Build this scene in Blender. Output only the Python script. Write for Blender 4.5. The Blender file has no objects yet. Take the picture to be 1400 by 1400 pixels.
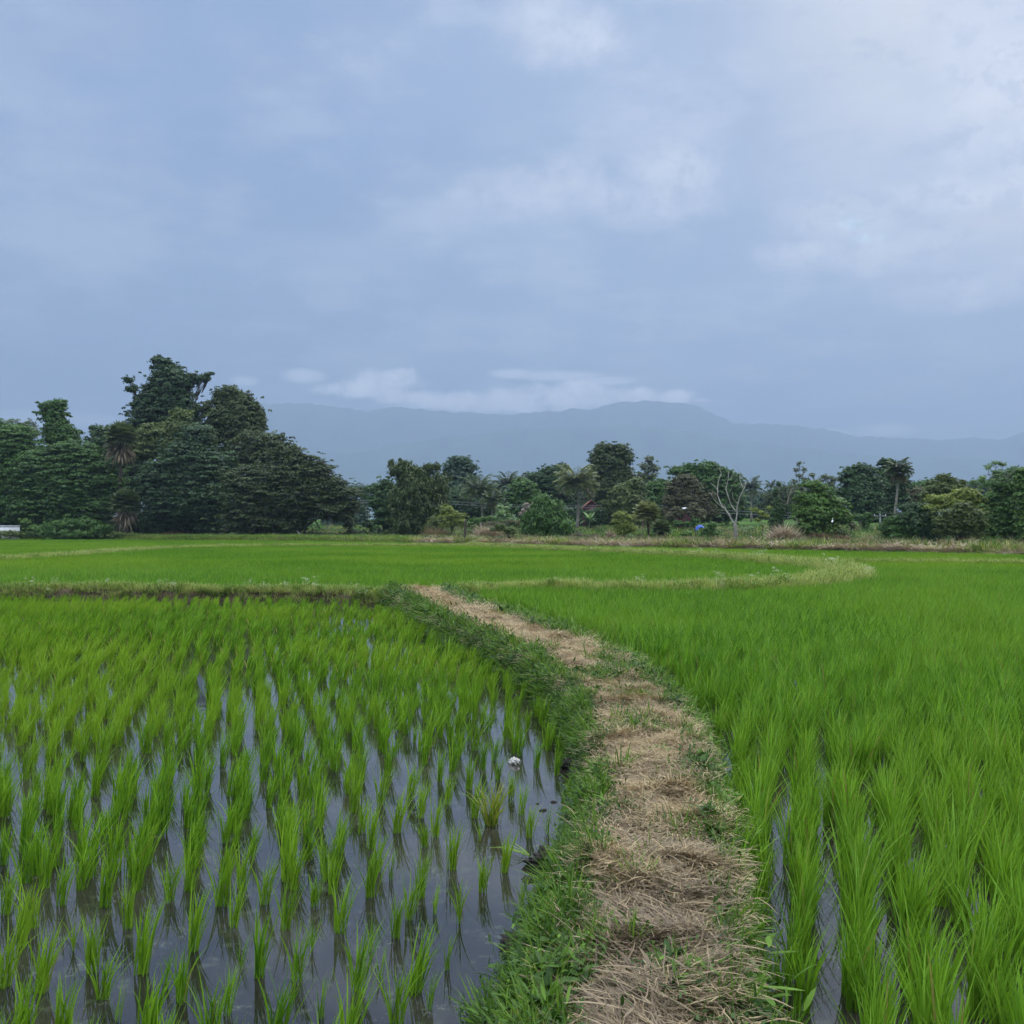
import bpy, bmesh, math, random
import numpy as np
from mathutils import Vector
random.seed(7); RNG = np.random.default_rng(11)
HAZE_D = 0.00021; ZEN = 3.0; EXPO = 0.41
SC = bpy.context.scene; COL = SC.collection
# ------------------------------------------------------------------ camera model
F = 1404.0; HOR = 722.0; CAMZ = 2.0
PITCH = math.atan((HOR-700)/F)
def ray(px, py):
    x = (px-700)/F; z = (700-py)/F
    c, s = math.cos(PITCH), math.sin(PITCH)
    return x, c - z*s, s + z*c
def at(px, py, z=0.0):                 # point of the level z seen at a pixel
    x, y, w = ray(px, py); k = (z-CAMZ)/w
    return np.array([x*k, y*k, z])
def pt(px, py, Y):                     # point at distance Y seen at a pixel
    x, y, w = ray(px, py); k = Y/y
    return np.array([x*k, Y, CAMZ + w*k])
cd = bpy.data.cameras.new('camera'); cam = bpy.data.objects.new('camera', cd); COL.objects.link(cam)
cam.location = (0, 0, CAMZ); cam.rotation_euler = (math.pi/2 + PITCH, 0, 0)
cd.sensor_width = 36; cd.lens = 36*F/1400; cd.clip_start = 0.05; cd.clip_end = 60000
SC.camera = cam
# ------------------------------------------------------------------ helpers
def tag(o, label=None, cat=None, group=None, kind=None):
    if label: o['label'] = label
    if cat: o['category'] = cat
    if group: o['group'] = group
    if kind: o['kind'] = kind
    return o
def empty(name, loc, label, cat, group=None):
    o = bpy.data.objects.new(name, None); COL.objects.link(o); o.location = loc
    o.empty_display_size = 0.3
    return tag(o, label, cat, group)
def mesh_np(name, verts, faces, mats=None, smooth=False, v=None, mi=None):
    """faces: int array (n,4) or (n,3) or list of such arrays"""
    me = bpy.data.meshes.new(name)
    if not isinstance(faces, list): faces = [faces]
    faces = [np.asarray(f, dtype=np.int32) for f in faces if len(f)]
    verts = np.asarray(verts, dtype=np.float32)
    nl = sum(f.size for f in faces); nf = sum(len(f) for f in faces)
    me.vertices.add(len(verts)); me.vertices.foreach_set('co', verts.ravel())
    me.loops.add(nl); me.polygons.add(nf)
    me.loops.foreach_set('vertex_index', np.concatenate([f.ravel() for f in faces]))
    tot = np.concatenate([np.full(len(f), f.shape[1], dtype=np.int32) for f in faces])
    st = np.zeros(nf, dtype=np.int32); st[1:] = np.cumsum(tot)[:-1]
    me.polygons.foreach_set('loop_start', st); me.polygons.foreach_set('loop_total', tot)
    if smooth: me.polygons.foreach_set('use_smooth', np.ones(nf, dtype=bool))
    if mats:
        for m in (mats if isinstance(mats, (list, tuple)) else [mats]): me.materials.append(m)
    if mi is not None: me.polygons.foreach_set('material_index', np.asarray(mi, dtype=np.int32))
    me.update(calc_edges=True)
    if v is not None:
        a = me.attributes.new('v', 'FLOAT', 'POINT'); a.data.foreach_set('value', np.asarray(v, dtype=np.float32))
    return me
def link(name, me, parent=None, loc=None):
    o = bpy.data.objects.new(name, me); COL.objects.link(o)
    if parent is not None:
        o.parent = parent
    if loc is not None: o.location = loc
    return o
class MB:                                # collects verts/faces/v
    def __init__(s): s.V = []; s.Q = []; s.T = []; s.v = []; s.n = 0
    def add(s, V, Fc, v=0.5):
        V = np.asarray(V, dtype=np.float64); Fc = np.asarray(Fc)
        s.V.append(V)
        (s.Q if Fc.shape[1] == 4 else s.T).append(Fc + s.n)
        s.v.append(np.full(len(V), v) if np.isscalar(v) else np.asarray(v)); s.n += len(V)
    def mesh(s, name, mats, origin=(0, 0, 0), smooth=False):
        V = np.concatenate(s.V) - np.asarray(origin)
        fs = []
        if s.Q: fs.append(np.concatenate(s.Q))
        if s.T: fs.append(np.concatenate(s.T))
        return mesh_np(name, V, fs, mats, smooth, np.concatenate(s.v))
    def obj(s, name, mats, parent=None, origin=(0, 0, 0), smooth=False):
        return link(name, s.mesh(name, mats, origin, smooth), parent)
def hash2(ix, iy, seed=0):
    h = (ix.astype(np.int64)*374761393 + iy.astype(np.int64)*668265263 + seed*974634777) & 0x7fffffff
    h = ((h ^ (h >> 13))*1274126177) & 0x7fffffff
    return ((h ^ (h >> 16)) & 0xffff)/65535.0
def vn(x, y, seed=0):                    # value noise 0..1
    x = np.asarray(x, float); y = np.asarray(y, float)
    x, y = np.broadcast_arrays(x, y)
    ix = np.floor(x); iy = np.floor(y); fx = x-ix; fy = y-iy
    fx = fx*fx*(3-2*fx); fy = fy*fy*(3-2*fy)
    a = hash2(ix, iy, seed); b = hash2(ix+1, iy, seed); c = hash2(ix, iy+1, seed); d = hash2(ix+1, iy+1, seed)
    return (a*(1-fx)+b*fx)*(1-fy) + (c*(1-fx)+d*fx)*fy
def fbm(x, y, o=4, seed=0):
    r = 0; a = 0.5; s = 0
    for k in range(o):
        r = r + a*vn(np.asarray(x)*2**k, np.asarray(y)*2**k, seed+k); s += a; a *= 0.5
    return r/s
def smooth(a, b, x):
    t = np.clip((x-a)/(b-a), 0, 1); return t*t*(3-2*t)
# strips: curved blades. All args arrays (N). theta from vertical, bends by k over the length
def strips(root, az, th0, k, L, w, segs=5, prof=None, tw=None, v=None, curl=None):
    root = np.atleast_2d(root); N = len(root)
    az, th0, k, L, w = [np.broadcast_to(np.asarray(q, float), (N,)) for q in (az, th0, k, L, w)]
    s = np.linspace(0, 1, segs+1)
    if prof is None: prof = np.array([0.65+0.35*min(1, q*3) if q < .45 else max(0.03, (1-((q-.45)/.55)**1.6)) for q in s])
    P = np.zeros((N, segs+1, 3)); P[:, 0] = root; cur = root.copy().astype(float)
    aza = az.copy()
    for i in range(segs):
        th = th0 + k*((i+0.5)/segs)**1.5
        if curl is not None: aza = az + curl*(i/segs)
        d = np.stack([np.sin(th)*np.cos(aza), np.sin(th)*np.sin(aza), np.cos(th)], 1)
        cur = cur + d*(L/segs)[:, None]; P[:, i+1] = cur
    wa = az + math.pi/2 if tw is None else az + math.pi/2 + tw
    wd = np.stack([np.cos(wa), np.sin(wa), np.zeros(N)], 1)
    W = wd[:, None, :]*(w[:, None]*prof[None, :]*0.5)[:, :, None]
    V = np.stack([P-W, P+W], 2).reshape(N, (segs+1)*2, 3)
    base = np.arange(segs)*2
    f = np.stack([base, base+1, base+3, base+2], 1)
    Fc = (f[None] + (np.arange(N)*(segs+1)*2)[:, None, None]).reshape(-1, 4)
    if v is None: v = RNG.random(N)
    vv = np.repeat(np.broadcast_to(v, (N,)), (segs+1)*2)
    return V.reshape(-1, 3), Fc, vv
def tube(pts, rad, n=7, jit=0.0):
    P = np.asarray(pts, float); R = np.asarray(rad, float); m = len(P)
    T = np.gradient(P, axis=0); T /= np.linalg.norm(T, axis=1)[:, None]+1e-9
    up = np.array([0.13, 1.0, 0.07]); A = np.cross(T, up); A /= np.linalg.norm(A, axis=1)[:, None]+1e-9
    B = np.cross(T, A)
    an = np.arange(n)/n*2*math.pi
    rr = R[:, None]*(1+jit*(RNG.random((m, n))-.5))
    V = P[:, None, :] + rr[:, :, None]*(np.cos(an)[None, :, None]*A[:, None, :] + np.sin(an)[None, :, None]*B[:, None, :])
    V = V.reshape(-1, 3)
    i = np.arange(m-1)[:, None]*n; j = np.arange(n)[None]; j2 = (j+1) % n
    Fc = np.stack([i+j, i+j2, i+n+j2, i+n+j], 2).reshape(-1, 4)
    V = np.vstack([V, P[:1], P[-1:]]); c0 = m*n; c1 = m*n+1
    a = np.arange(n); b = (a+1) % n
    cap = np.concatenate([np.stack([b, a, np.full(n, c0), np.full(n, c0)], 1), np.stack([a+(m-1)*n, b+(m-1)*n, np.full(n, c1), np.full(n, c1)], 1)])
    return V, Fc, cap[:, :3]
def add_tube(mb, pts, rad, n=7, jit=0.0, v=0.5):
    V, Fq, Ft = tube(pts, rad, n, jit)
    k = mb.n; mb.V.append(V); mb.Q.append(Fq+k); mb.T.append(Ft+k); mb.v.append(np.full(len(V), v)); mb.n += len(V)
def bez(a, b, bend, n=6, jit=0.0):
    a = np.asarray(a, float); b = np.asarray(b, float); t = np.linspace(0, 1, n)[:, None]
    m = (a+b)/2 + np.asarray(bend)
    P = (1-t)**2*a + 2*t*(1-t)*m + t*t*b
    if jit: P[1:-1] += RNG.normal(0, jit, (n-2, 3))
    return P
# ------------------------------------------------------------------ materials
def nodes(m):
    m.use_nodes = True; nt = m.node_tree; nt.nodes.clear(); return nt
class NT:
    def __init__(s, nt): s.nt = nt
    def n(s, t, **k):
        o = s.nt.nodes.new(t)
        for a, b in k.items():
            if a == 'i':
                for q, w in b.items():
                    if isinstance(w, bpy.types.NodeSocket): s.nt.links.new(w, o.inputs[q])
                    else: o.inputs[q].default_value = w
            else: setattr(o, a, b)
        return o
    def math(s, op, a, b=0.0, c=None, clamp=False):
        o = s.n('ShaderNodeMath', operation=op, use_clamp=clamp)
        for q, w in enumerate([a, b] + ([c] if c is not None else [])):
            if isinstance(w, bpy.types.NodeSocket): s.nt.links.new(w, o.inputs[q])
            else: o.inputs[q].default_value = w
        return o.outputs[0]
    def mix(s, f, a, b, mode='MIX'):
        o = s.n('ShaderNodeMix', data_type='RGBA', blend_type=mode, clamp_factor=True)
        for q, w in ((0, f), (6, a), (7, b)):
            if isinstance(w, bpy.types.NodeSocket): s.nt.links.new(w, o.inputs[q])
            else: o.inputs[q].default_value = w if q == 0 or len(w) == 4 else (*w, 1)
        return o.outputs[2]
    def noise(s, vec, scale, detail=4, rough=.55, out=0, **k):
        o = s.n('ShaderNodeTexNoise', i={'Scale': scale, 'Detail': detail, 'Roughness': rough}, **k)
        if vec is not None: s.nt.links.new(vec, o.inputs['Vector'])
        return o.outputs[out]
    def ss(s, x, a, b, lo=0.0, hi=1.0):
        o = s.n('ShaderNodeMapRange', interpolation_type='SMOOTHSTEP')
        s.nt.links.new(x, o.inputs[0])
        for q, w in ((1, a), (2, b), (3, lo), (4, hi)): o.inputs[q].default_value = w
        return o.outputs[0]
    def link(s, a, b): s.nt.links.new(a, b)
def sc(c, k): return tuple(min(1, x*k) for x in c)
def leafmat(name, c0, c1, trans=0.3, rough=0.5, spec=0.25, wn=0.0, wc=None, ws=0.05, dead=0.0):
    """leaf colour runs from c0 to c1 with the value kept per leaf (attribute v)"""
    m = bpy.data.materials.new(name); g = NT(nodes(m))
    v = g.n('ShaderNodeAttribute', attribute_name='v').outputs['Fac']
    r = g.n('ShaderNodeObjectInfo').outputs['Random']
    f = g.math('ADD', g.math('MULTIPLY', v, 0.75), g.math('MULTIPLY', r, 0.25))
    col = g.mix(f, c0, c1)
    if wc is not None:
        p = g.n('ShaderNodeNewGeometry').outputs['Position']
        nz = g.noise(p, ws, 3)
        col = g.mix(g.ss(nz, .42, .62, 0, wn), col, wc)
    if dead: col = g.mix(g.ss(v, 1-dead*1.3, 1-dead*.7), col, (.40, .33, .10))
    b = g.n('ShaderNodeBsdfPrincipled', i={'Base Color': col, 'Roughness': rough, 'Specular IOR Level': spec})
    t = g.n('ShaderNodeBsdfTranslucent', i={'Color': g.mix(1.0, col, (1.0, 1.0, .8), 'MULTIPLY')})
    t2 = g.n('ShaderNodeMixShader', i={0: trans, 1: b.outputs[0], 2: t.outputs[0]})
    o = g.n('ShaderNodeOutputMaterial', i={'Surface': t2.outputs[0]})
    return m
def plainmat(name, c0, c1, scale=4, rough=.9, bump=.3, spec=.2, detail=6):
    m = bpy.data.materials.new(name); g = NT(nodes(m))
    p = g.n('ShaderNodeTexCoord').outputs['Object']
    nz = g.noise(p, scale, detail, .65)
    col = g.mix(g.ss(nz, .35, .65), c0, c1)
    bp = g.n('ShaderNodeBump', i={'Strength': bump, 'Distance': .05, 'Height': g.noise(p, scale*3, 5, .7)})
    b = g.n('ShaderNodeBsdfPrincipled', i={'Base Color': col, 'Roughness': rough, 'Specular IOR Level': spec, 'Normal': bp.outputs[0]})
    g.n('ShaderNodeOutputMaterial', i={'Surface': b.outputs[0]})
    return m
M = {}
M['rice_l'] = leafmat('rice_leaf', (.042, .15, .009), (.27, .50, .03), .36, .5, .25, .75, (.28, .45, .03), .25, .02)
M['rice_r'] = leafmat('rice_leaf_dense', (.028, .125, .009), (.245, .475, .03), .32, .5, .25, .55, (.205, .37, .025), .15, .012)
M['rice_far'] = leafmat('rice_leaf_far', (.045, .155, .01), (.225, .42, .03), .36, .6, .15, .8, (.225, .37, .032), .07)
M['rice_yellow'] = leafmat('rice_leaf_yellow', (.10, .24, .02), (.42, .40, .07), .4)
M['weed'] = leafmat('weed_leaf', (.055, .13, .014), (.19, .34, .04), .35, dead=.05)
M['weed_dark'] = leafmat('weed_leaf_dark', (.022, .060, .010), (.085, .17, .028), .3)
M['pale_grass'] = leafmat('pale_grass', (.20, .29, .05), (.52, .56, .20), .4)
M['dry_grass'] = leafmat('dry_grass', (.22, .17, .09), (.42, .34, .20), .25)
M['flower'] = leafmat('weed_flower', (.45, .48, .30), (.7, .72, .55), .3)
M['straw'] = leafmat('dry_straw', (.20, .14, .07), (.68, .53, .30), .15, .6, .3)
M['straw_dark'] = leafmat('dry_straw_dark', (.07, .048, .028), (.42, .32, .19), .08, .55, .35)
M['bank_straw'] = leafmat('bank_straw', (.26, .20, .13), (.58, .47, .33), .1, .7)
M['rust_brush'] = leafmat('rust_brush', (.12, .07, .045), (.26, .16, .10), .15, .7)
M['bark'] = plainmat('bark', (.05, .04, .03), (.12, .10, .075), 3)
M['bark_pale'] = plainmat('bark_pale', (.18, .16, .13), (.30, .27, .23), 3)
M['dead_wood'] = plainmat('dead_wood', (.30, .27, .235), (.50, .47, .42), 2)
GREENS = dict(
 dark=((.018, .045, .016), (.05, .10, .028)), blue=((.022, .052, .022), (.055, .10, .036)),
 mid=((.026, .066, .017), (.075, .15, .028)), bright=((.035, .078, .016), (.09, .165, .03)),
 olive=((.045, .07, .02), (.115, .15, .04)), yellow=((.075, .11, .02), (.20, .24, .045)),
 brown=((.05, .055, .025), (.11, .105, .045)), grey=((.06, .08, .05), (.15, .18, .11)),
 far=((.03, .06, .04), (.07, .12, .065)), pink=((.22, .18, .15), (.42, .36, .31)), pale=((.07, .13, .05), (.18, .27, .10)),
 rust=((.09, .05, .03), (.2, .13, .08)), darkolive=((.028, .048, .016), (.072, .10, .03)))
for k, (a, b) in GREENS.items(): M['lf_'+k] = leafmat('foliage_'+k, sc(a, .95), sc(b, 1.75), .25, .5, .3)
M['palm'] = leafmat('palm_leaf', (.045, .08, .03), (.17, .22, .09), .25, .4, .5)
M['palm_pale'] = leafmat('palm_leaf_pale', (.08, .12, .04), (.32, .34, .15), .3, .4, .5)  # paler leaf colour for two of the palms
M['palm_dead'] = leafmat('palm_leaf_dead', (.08, .06, .04), (.36, .28, .19), .1, .7)
M['white'] = plainmat('egret_white', (.78, .78, .76), (.86, .86, .84), 8, .7, .05)
M['bill'] = plainmat('egret_bill', (.5, .38, .06), (.6, .42, .08), 8, .5, .05)
M['leg'] = plainmat('egret_leg', (.04, .05, .03), (.06, .07, .04), 8, .6, .05)
M['plaster'] = plainmat('white_plaster', (.62, .62, .62), (.78, .78, .77), 1.2, .9, .1)
M['roof_red'] = plainmat('red_roof', (.16, .06, .05), (.24, .09, .07), 2, .8, .3)
M['roof_white'] = plainmat('white_roof', (.6, .62, .64), (.75, .77, .8), 2, .5, .1)
M['maroon'] = plainmat('maroon_wall', (.10, .035, .045), (.15, .05, .06), 2, .8, .1)
M['tarp'] = plainmat('blue_tarp', (.03, .09, .38), (.05, .14, .5), 3, .45, .4)
M['concrete'] = plainmat('pole_concrete', (.3, .3, .29), (.42, .42, .4), 3, .85, .1)
M['wire'] = plainmat('wire', (.28, .29, .30), (.34, .35, .36), 3, .5, 0)
M['plastic'] = plainmat('white_plastic', (.58, .56, .48), (.80, .79, .74), 22, .4, .5)
M['mud_clod'] = plainmat('wet_mud', (.022, .017, .013), (.055, .045, .036), 30, .45, .8, .5)
# ------------------------------------------------------------------ layout lines
def line_at(pl, z=0.0): return np.array([at(x, y, z)[:2] for x, y in pl])
BANK = line_at([(-260, 741), (-120, 741), (0, 740.5), (150, 740.5), (300, 742), (460, 743.5), (640, 747), (800, 750.5), (1000, 755), (1200, 759.5), (1400, 764), (1600, 770), (1850, 780)])
BANK[0] += (-60, 4)
BANK = np.vstack([BANK, BANK[-1] + (14, -45)])
def dist_line(P, L):
    """distance to polyline, and side (positive = left of the direction of travel)"""
    P = np.asarray(P, float); best = np.full(len(P), 1e9); side = np.zeros(len(P))
    for a, b in zip(L[:-1], L[1:]):
        d = b-a; l2 = d@d
        t = np.clip(((P-a)@d)/l2, 0, 1)
        q = a + t[:, None]*d; v = P-q; r = np.hypot(v[:, 0], v[:, 1])
        s = d[0]*(P[:, 1]-a[1]) - d[1]*(P[:, 0]-a[0])
        u = r < best-1e-6; best[u] = r[u]; side[u] = np.sign(s[u])
    return best, side
def bank_d(P):                          # signed distance beyond the far bank
    d, s = dist_line(P, BANK); return np.where(s > 0, d, -d)
def terrain(P):
    d = bank_d(P)
    x = P[:, 0]; y = P[:, 1]
    n = fbm(x*.05, y*.05, 4, 3)-.5
    h0 = .03*np.clip(d-6, 0, 1e9); h0 = np.where(h0 > 4.2, 4.2+.25*(1-np.exp(-(h0-4.2))), h0)
    step = .55; q = h0/step; st = (np.floor(q)+smooth(.75, 1.0, q-np.floor(q)))*step
    h = .45*smooth(0, 2.5, d) + .25*h0 + .75*st + n*.6*smooth(5, 40, d)
    return np.where(d > -1, -.12 + (h+.12)*smooth(-1, 1.0, d), -.12)
def wpoly(P, poly):
    x, y = P[:, 0], P[:, 1]; ins = np.zeros(len(P), bool); n = len(poly)
    for i in range(n):
        x1, y1 = poly[i]; x2, y2 = poly[(i+1) % n]
        c = ((y1 > y) != (y2 > y)) & (x < (x2-x1)*(y-y1)/((y2-y1)+1e-12)+x1)
        ins ^= c
    return ins
# the footpath bund: shores at the water level, straw edges on its flat top
ZT = .33
def yx(pl, z):
    a = np.array([at(x, y, z)[:2] for x, y in pl]); a = a[np.argsort(a[:, 1])]
    a = np.vstack([[a[0, 0], -6.0], a]); return a
SHL = yx([(628, 1420), (650, 1380), (700, 1345), (716, 1300), (704, 1262), (716, 1225), (748, 1196), (722, 1176), (770, 1150), (789, 1110), (783, 1050), (770, 1005), (742, 965), (700, 932), (655, 905), (590, 872), (565, 850), (538, 832), (505, 817)], 0)
STL = yx([(765, 1400), (778, 1350), (790, 1300), (800, 1240), (818, 1180), (832, 1110), (828, 1050), (818, 1000), (790, 950), (738, 905), (690, 882), (612, 852), (566, 832), (528, 815)], ZT)
STR = yx([(998, 1410), (988, 1350), (986, 1300), (984, 1210), (970, 1110), (944, 1010), (905, 945), (852, 905), (795, 880), (705, 850), (648, 832), (604, 815)], ZT)
SHR = yx([(1046, 1440), (1036, 1350), (1024, 1260), (1008, 1180), (988, 1090), (957, 1000), (922, 950), (872, 905), (812, 878), (730, 850), (672, 834), (632, 820)], 0)
for a in (STL, SHL): a[0, 0] -= .15
for a in (STR, SHR): a[0, 0] += .15
YEND = 27.5
def xin(L, Y): return np.interp(Y, L[:, 1], L[:, 0])
def path_pos(Y, t):
    """t 0..1 from the left shore to the right shore"""
    Y = np.asarray(Y, float); t = np.asarray(t, float)
    wob = (fbm(Y*2.2, 0*Y, 3, 5)-.5)*.16; wob2 = (fbm(Y*2.5, 0*Y+9, 3, 6)-.5)*.12
    a = xin(SHL, Y)-.03+wob; b = np.maximum(xin(STL, Y), a+.12); c = np.maximum(xin(STR, Y), b+.15); d = np.maximum(xin(SHR, Y)+.02+wob2, c+.1)
    tl, tr = .3, .75
    X = np.where(t < tl, a+(b-a)*t/tl, np.where(t < tr, b+(c-b)*(t-tl)/(tr-tl), c+(d-c)*(t-tr)/(1-tr)))
    up = smooth(0, 1, np.clip(t/tl, 0, 1)**.8); dn = smooth(0, 1, np.clip((1-t)/(1-tr), 0, 1)**.8)
    n = fbm(X*3, Y*3, 4, 8)-.5; n2 = fbm(X*14, Y*14, 3, 9)-.5
    h = -.05 + (ZT+.05)*up*dn + (n*.20 + n2*.06)*np.clip(np.minimum(up, dn)*3+.25, 0, 1)
    return np.stack([X, Y, h], -1)
# soil of the bund
def soil():
    m = bpy.data.materials.new('bund_soil'); g = NT(nodes(m))
    p = g.n('ShaderNodeNewGeometry').outputs['Position']
    z = g.n('ShaderNodeSeparateXYZ', i={0: p}).outputs[2]
    a = g.mix(g.ss(g.noise(p, 3, 6), .4, .6), (.07, .05, .032), (.15, .11, .07))
    a = g.mix(g.ss(g.noise(p, 34, 5), .45, .62, 0, .6), a, (.05, .036, .025))
    wet = g.mix(g.ss(g.noise(p, 12, 5), .4, .6), (.022, .018, .014), (.05, .042, .034))
    zz = g.math('ADD', z, g.math('MULTIPLY', g.noise(p, 5, 4), .12))
    k = g.ss(zz, .10, .27)
    col = g.mix(k, wet, a)
    h = g.math('ADD', g.noise(p, 16, 6, .7), g.math('MULTIPLY', g.noise(p, 70, 3, .7), .3))
    bp = g.n('ShaderNodeBump', i={'Strength': .8, 'Distance': .05, 'Height': h})
    b = g.n('ShaderNodeBsdfPrincipled', i={'Base Color': col, 'Roughness': g.math('ADD', g.math('MULTIPLY', k, .5), .4), 'Normal': bp.outputs[0], 'Specular IOR Level': .4})
    g.n('ShaderNodeOutputMaterial', i={'Surface': b.outputs[0]}); return m
M['soil'] = soil()
ys = np.concatenate([np.arange(-5, 2.6, .15), np.arange(2.6, 9, .03), np.arange(9, YEND, .07)])
ts = np.linspace(0, 1, 44)
YY, TT = np.meshgrid(ys, ts, indexing='ij')
P = path_pos(YY.ravel(), TT.ravel())
def gridfaces(n, m):
    i = np.arange(n-1)[:, None]*m; j = np.arange(m-1)[None]
    return np.stack([i+j, i+j+1, i+m+j+1, i+m+j], 2).reshape(-1, 4)
fp = link('footpath_bund', mesh_np('footpath_bund', P, gridfaces(len(ys), len(ts)), M['soil'], True))
tag(fp, 'earth footpath bund curving between the two rice paddies', kind='structure')
# generic bunds along centre lines
def resample(L, step):
    d = np.r_[0, np.cumsum(np.hypot(*np.diff(L, axis=0).T))]
    s = np.arange(0, d[-1], step); return np.stack([np.interp(s, d, L[:, 0]), np.interp(s, d, L[:, 1])], 1)
def smoothline(L, it=3):
    for _ in range(it):
        q = np.empty((2*len(L)-2, 2)); q[0::2] = .75*L[:-1]+.25*L[1:]; q[1::2] = .25*L[:-1]+.75*L[1:]
        L = np.vstack([L[:1], q, L[-1:]])
    return L
class Bund:
    def __init__(s, name, line, w, h, mat, label, step=.4, kind='structure', top=.45):
        s.L = resample(smoothline(line), step); s.w = w; s.h = h; s.top = top
        T = np.gradient(s.L, axis=0); T /= np.linalg.norm(T, axis=1)[:, None]; s.N = np.stack([-T[:, 1], T[:, 0]], 1)
        n = len(s.L); q = np.linspace(0, 1, 17)
        I, Q = np.meshgrid(np.arange(n), q, indexing='ij')
        o = link(name, mesh_np(name, s.pos(I.ravel().astype(float), Q.ravel()), gridfaces(n, 17), mat, True)); tag(o, label, kind=kind)
    def pos(s, i, q):
        i = np.clip(i, 0, len(s.L)-1.001); a = i.astype(int); f = (i-a)[:, None]
        C = s.L[a]*(1-f)+s.L[a+1]*f; N = s.N[a]
        wv = s.w*(.85+.35*vn(C[:, 0]*.5, C[:, 1]*.5, 12))
        XY = C + N*((q-.5)*wv)[:, None]
        e = 1-np.abs(q-.5)*2
        h = -.06 + (s.h+.06)*smooth(0, 1-s.top, e)*(.8+.4*fbm(XY[:, 0]*.8, XY[:, 1]*.8, 3, 4)) + (fbm(XY[:, 0]*2.5, XY[:, 1]*2.5, 3, 14)-.5)*s.h*.35*np.clip(e*4, 0, 1)
        return np.column_stack([XY, h])
bsoil = plainmat('bund_soil_far', (.03, .022, .016), (.11, .08, .055), .9)
LB = line_at([(-330, 805), (-150, 804.5), (0, 804), (150, 804.5), (300, 805), (420, 806.5), (500, 808.5), (560, 812)], .3)
LC = line_at([(560, 817), (600, 812), (640, 806.5), (720, 804), (800, 805.5), (900, 808), (1000, 808), (1080, 803), (1135, 797), (1168, 790), (1160, 783), (1110, 775), (1050, 768.5), (980, 763), (880, 758), (800, 755), (700, 750), (645, 746.5)], .25)
LD = line_at([(-260, 786), (-120, 778), (0, 768), (80, 763), (160, 756), (250, 750.5), (360, 748), (480, 748), (640, 748.5)], .2)
LE = line_at([(1040, 770), (1160, 770.5), (1320, 772.5), (1500, 775), (1800, 782)], .2)
BB = Bund('transverse_bund', LB, 1.15, .27, bsoil, 'dark earth bund crossing behind the left paddy')
BC = Bund('curving_bund', LC, 1.5, .32, bsoil, 'curving grassy bund round the middle paddy')
BD = Bund('far_left_bund', LD, 1.3, .3, bsoil, 'far grassy bund at the left')
BE = Bund('far_right_bund', LE, .8, .26, bsoil, 'thin far bund at the right')
BG = Bund('straw_bank', BANK[1:], 2.8, .46, plainmat('bank_soil', (.12, .09, .065), (.30, .235, .17), .5, bump=.6), 'straw strewn bank below the trees', step=.6, top=.3)
# ------------------------------------------------------------------ ground sheet
gx = np.unique(np.concatenate([np.linspace(-12000, -400, 10), np.linspace(-400, -130, 28), np.arange(-130, 110, 1.5), np.linspace(110, 400, 28), np.linspace(400, 12000, 10)]))
gy = np.unique(np.concatenate([np.linspace(-300, -10, 8), np.arange(-10, 60, 3), np.arange(60, 330, 1.5), np.linspace(330, 800, 24), np.linspace(800, 12500, 12)]))
GX, GY = np.meshgrid(gx, gy, indexing='xy')
GP = np.column_stack([GX.ravel(), GY.ravel()]); gz = terrain(GP)
def groundmat():
    m = bpy.data.materials.new('ground'); g = NT(nodes(m))
    p = g.n('ShaderNodeNewGeometry').outputs['Position']
    a = g.mix(g.ss(g.noise(p, .12, 5), .42, .58), (.05, .105, .022), (.09, .18, .03))
    a = g.mix(g.ss(g.noise(p, .31, 5), .55, .68, 0, .8), a, (.13, .115, .06))
    a = g.mix(g.ss(g.noise(p, 2.1, 5), .5, .7, 0, .6), a, (.03, .06, .015))
    bp = g.n('ShaderNodeBump', i={'Strength': 1.0, 'Distance': .3, 'Height': g.noise(p, 1.5, 6, .7)})
    b = g.n('ShaderNodeBsdfPrincipled', i={'Base Color': a, 'Roughness': .95, 'Specular IOR Level': .1, 'Normal': bp.outputs[0]})
    g.n('ShaderNodeOutputMaterial', i={'Surface': b.outputs[0]}); return m
gm = mesh_np('ground', np.column_stack([GP, gz]), gridfaces(len(gy), len(gx)), groundmat(), True)
tag(link('ground', gm), 'green terraced ground rising gently behind the trees', kind='structure')
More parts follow.
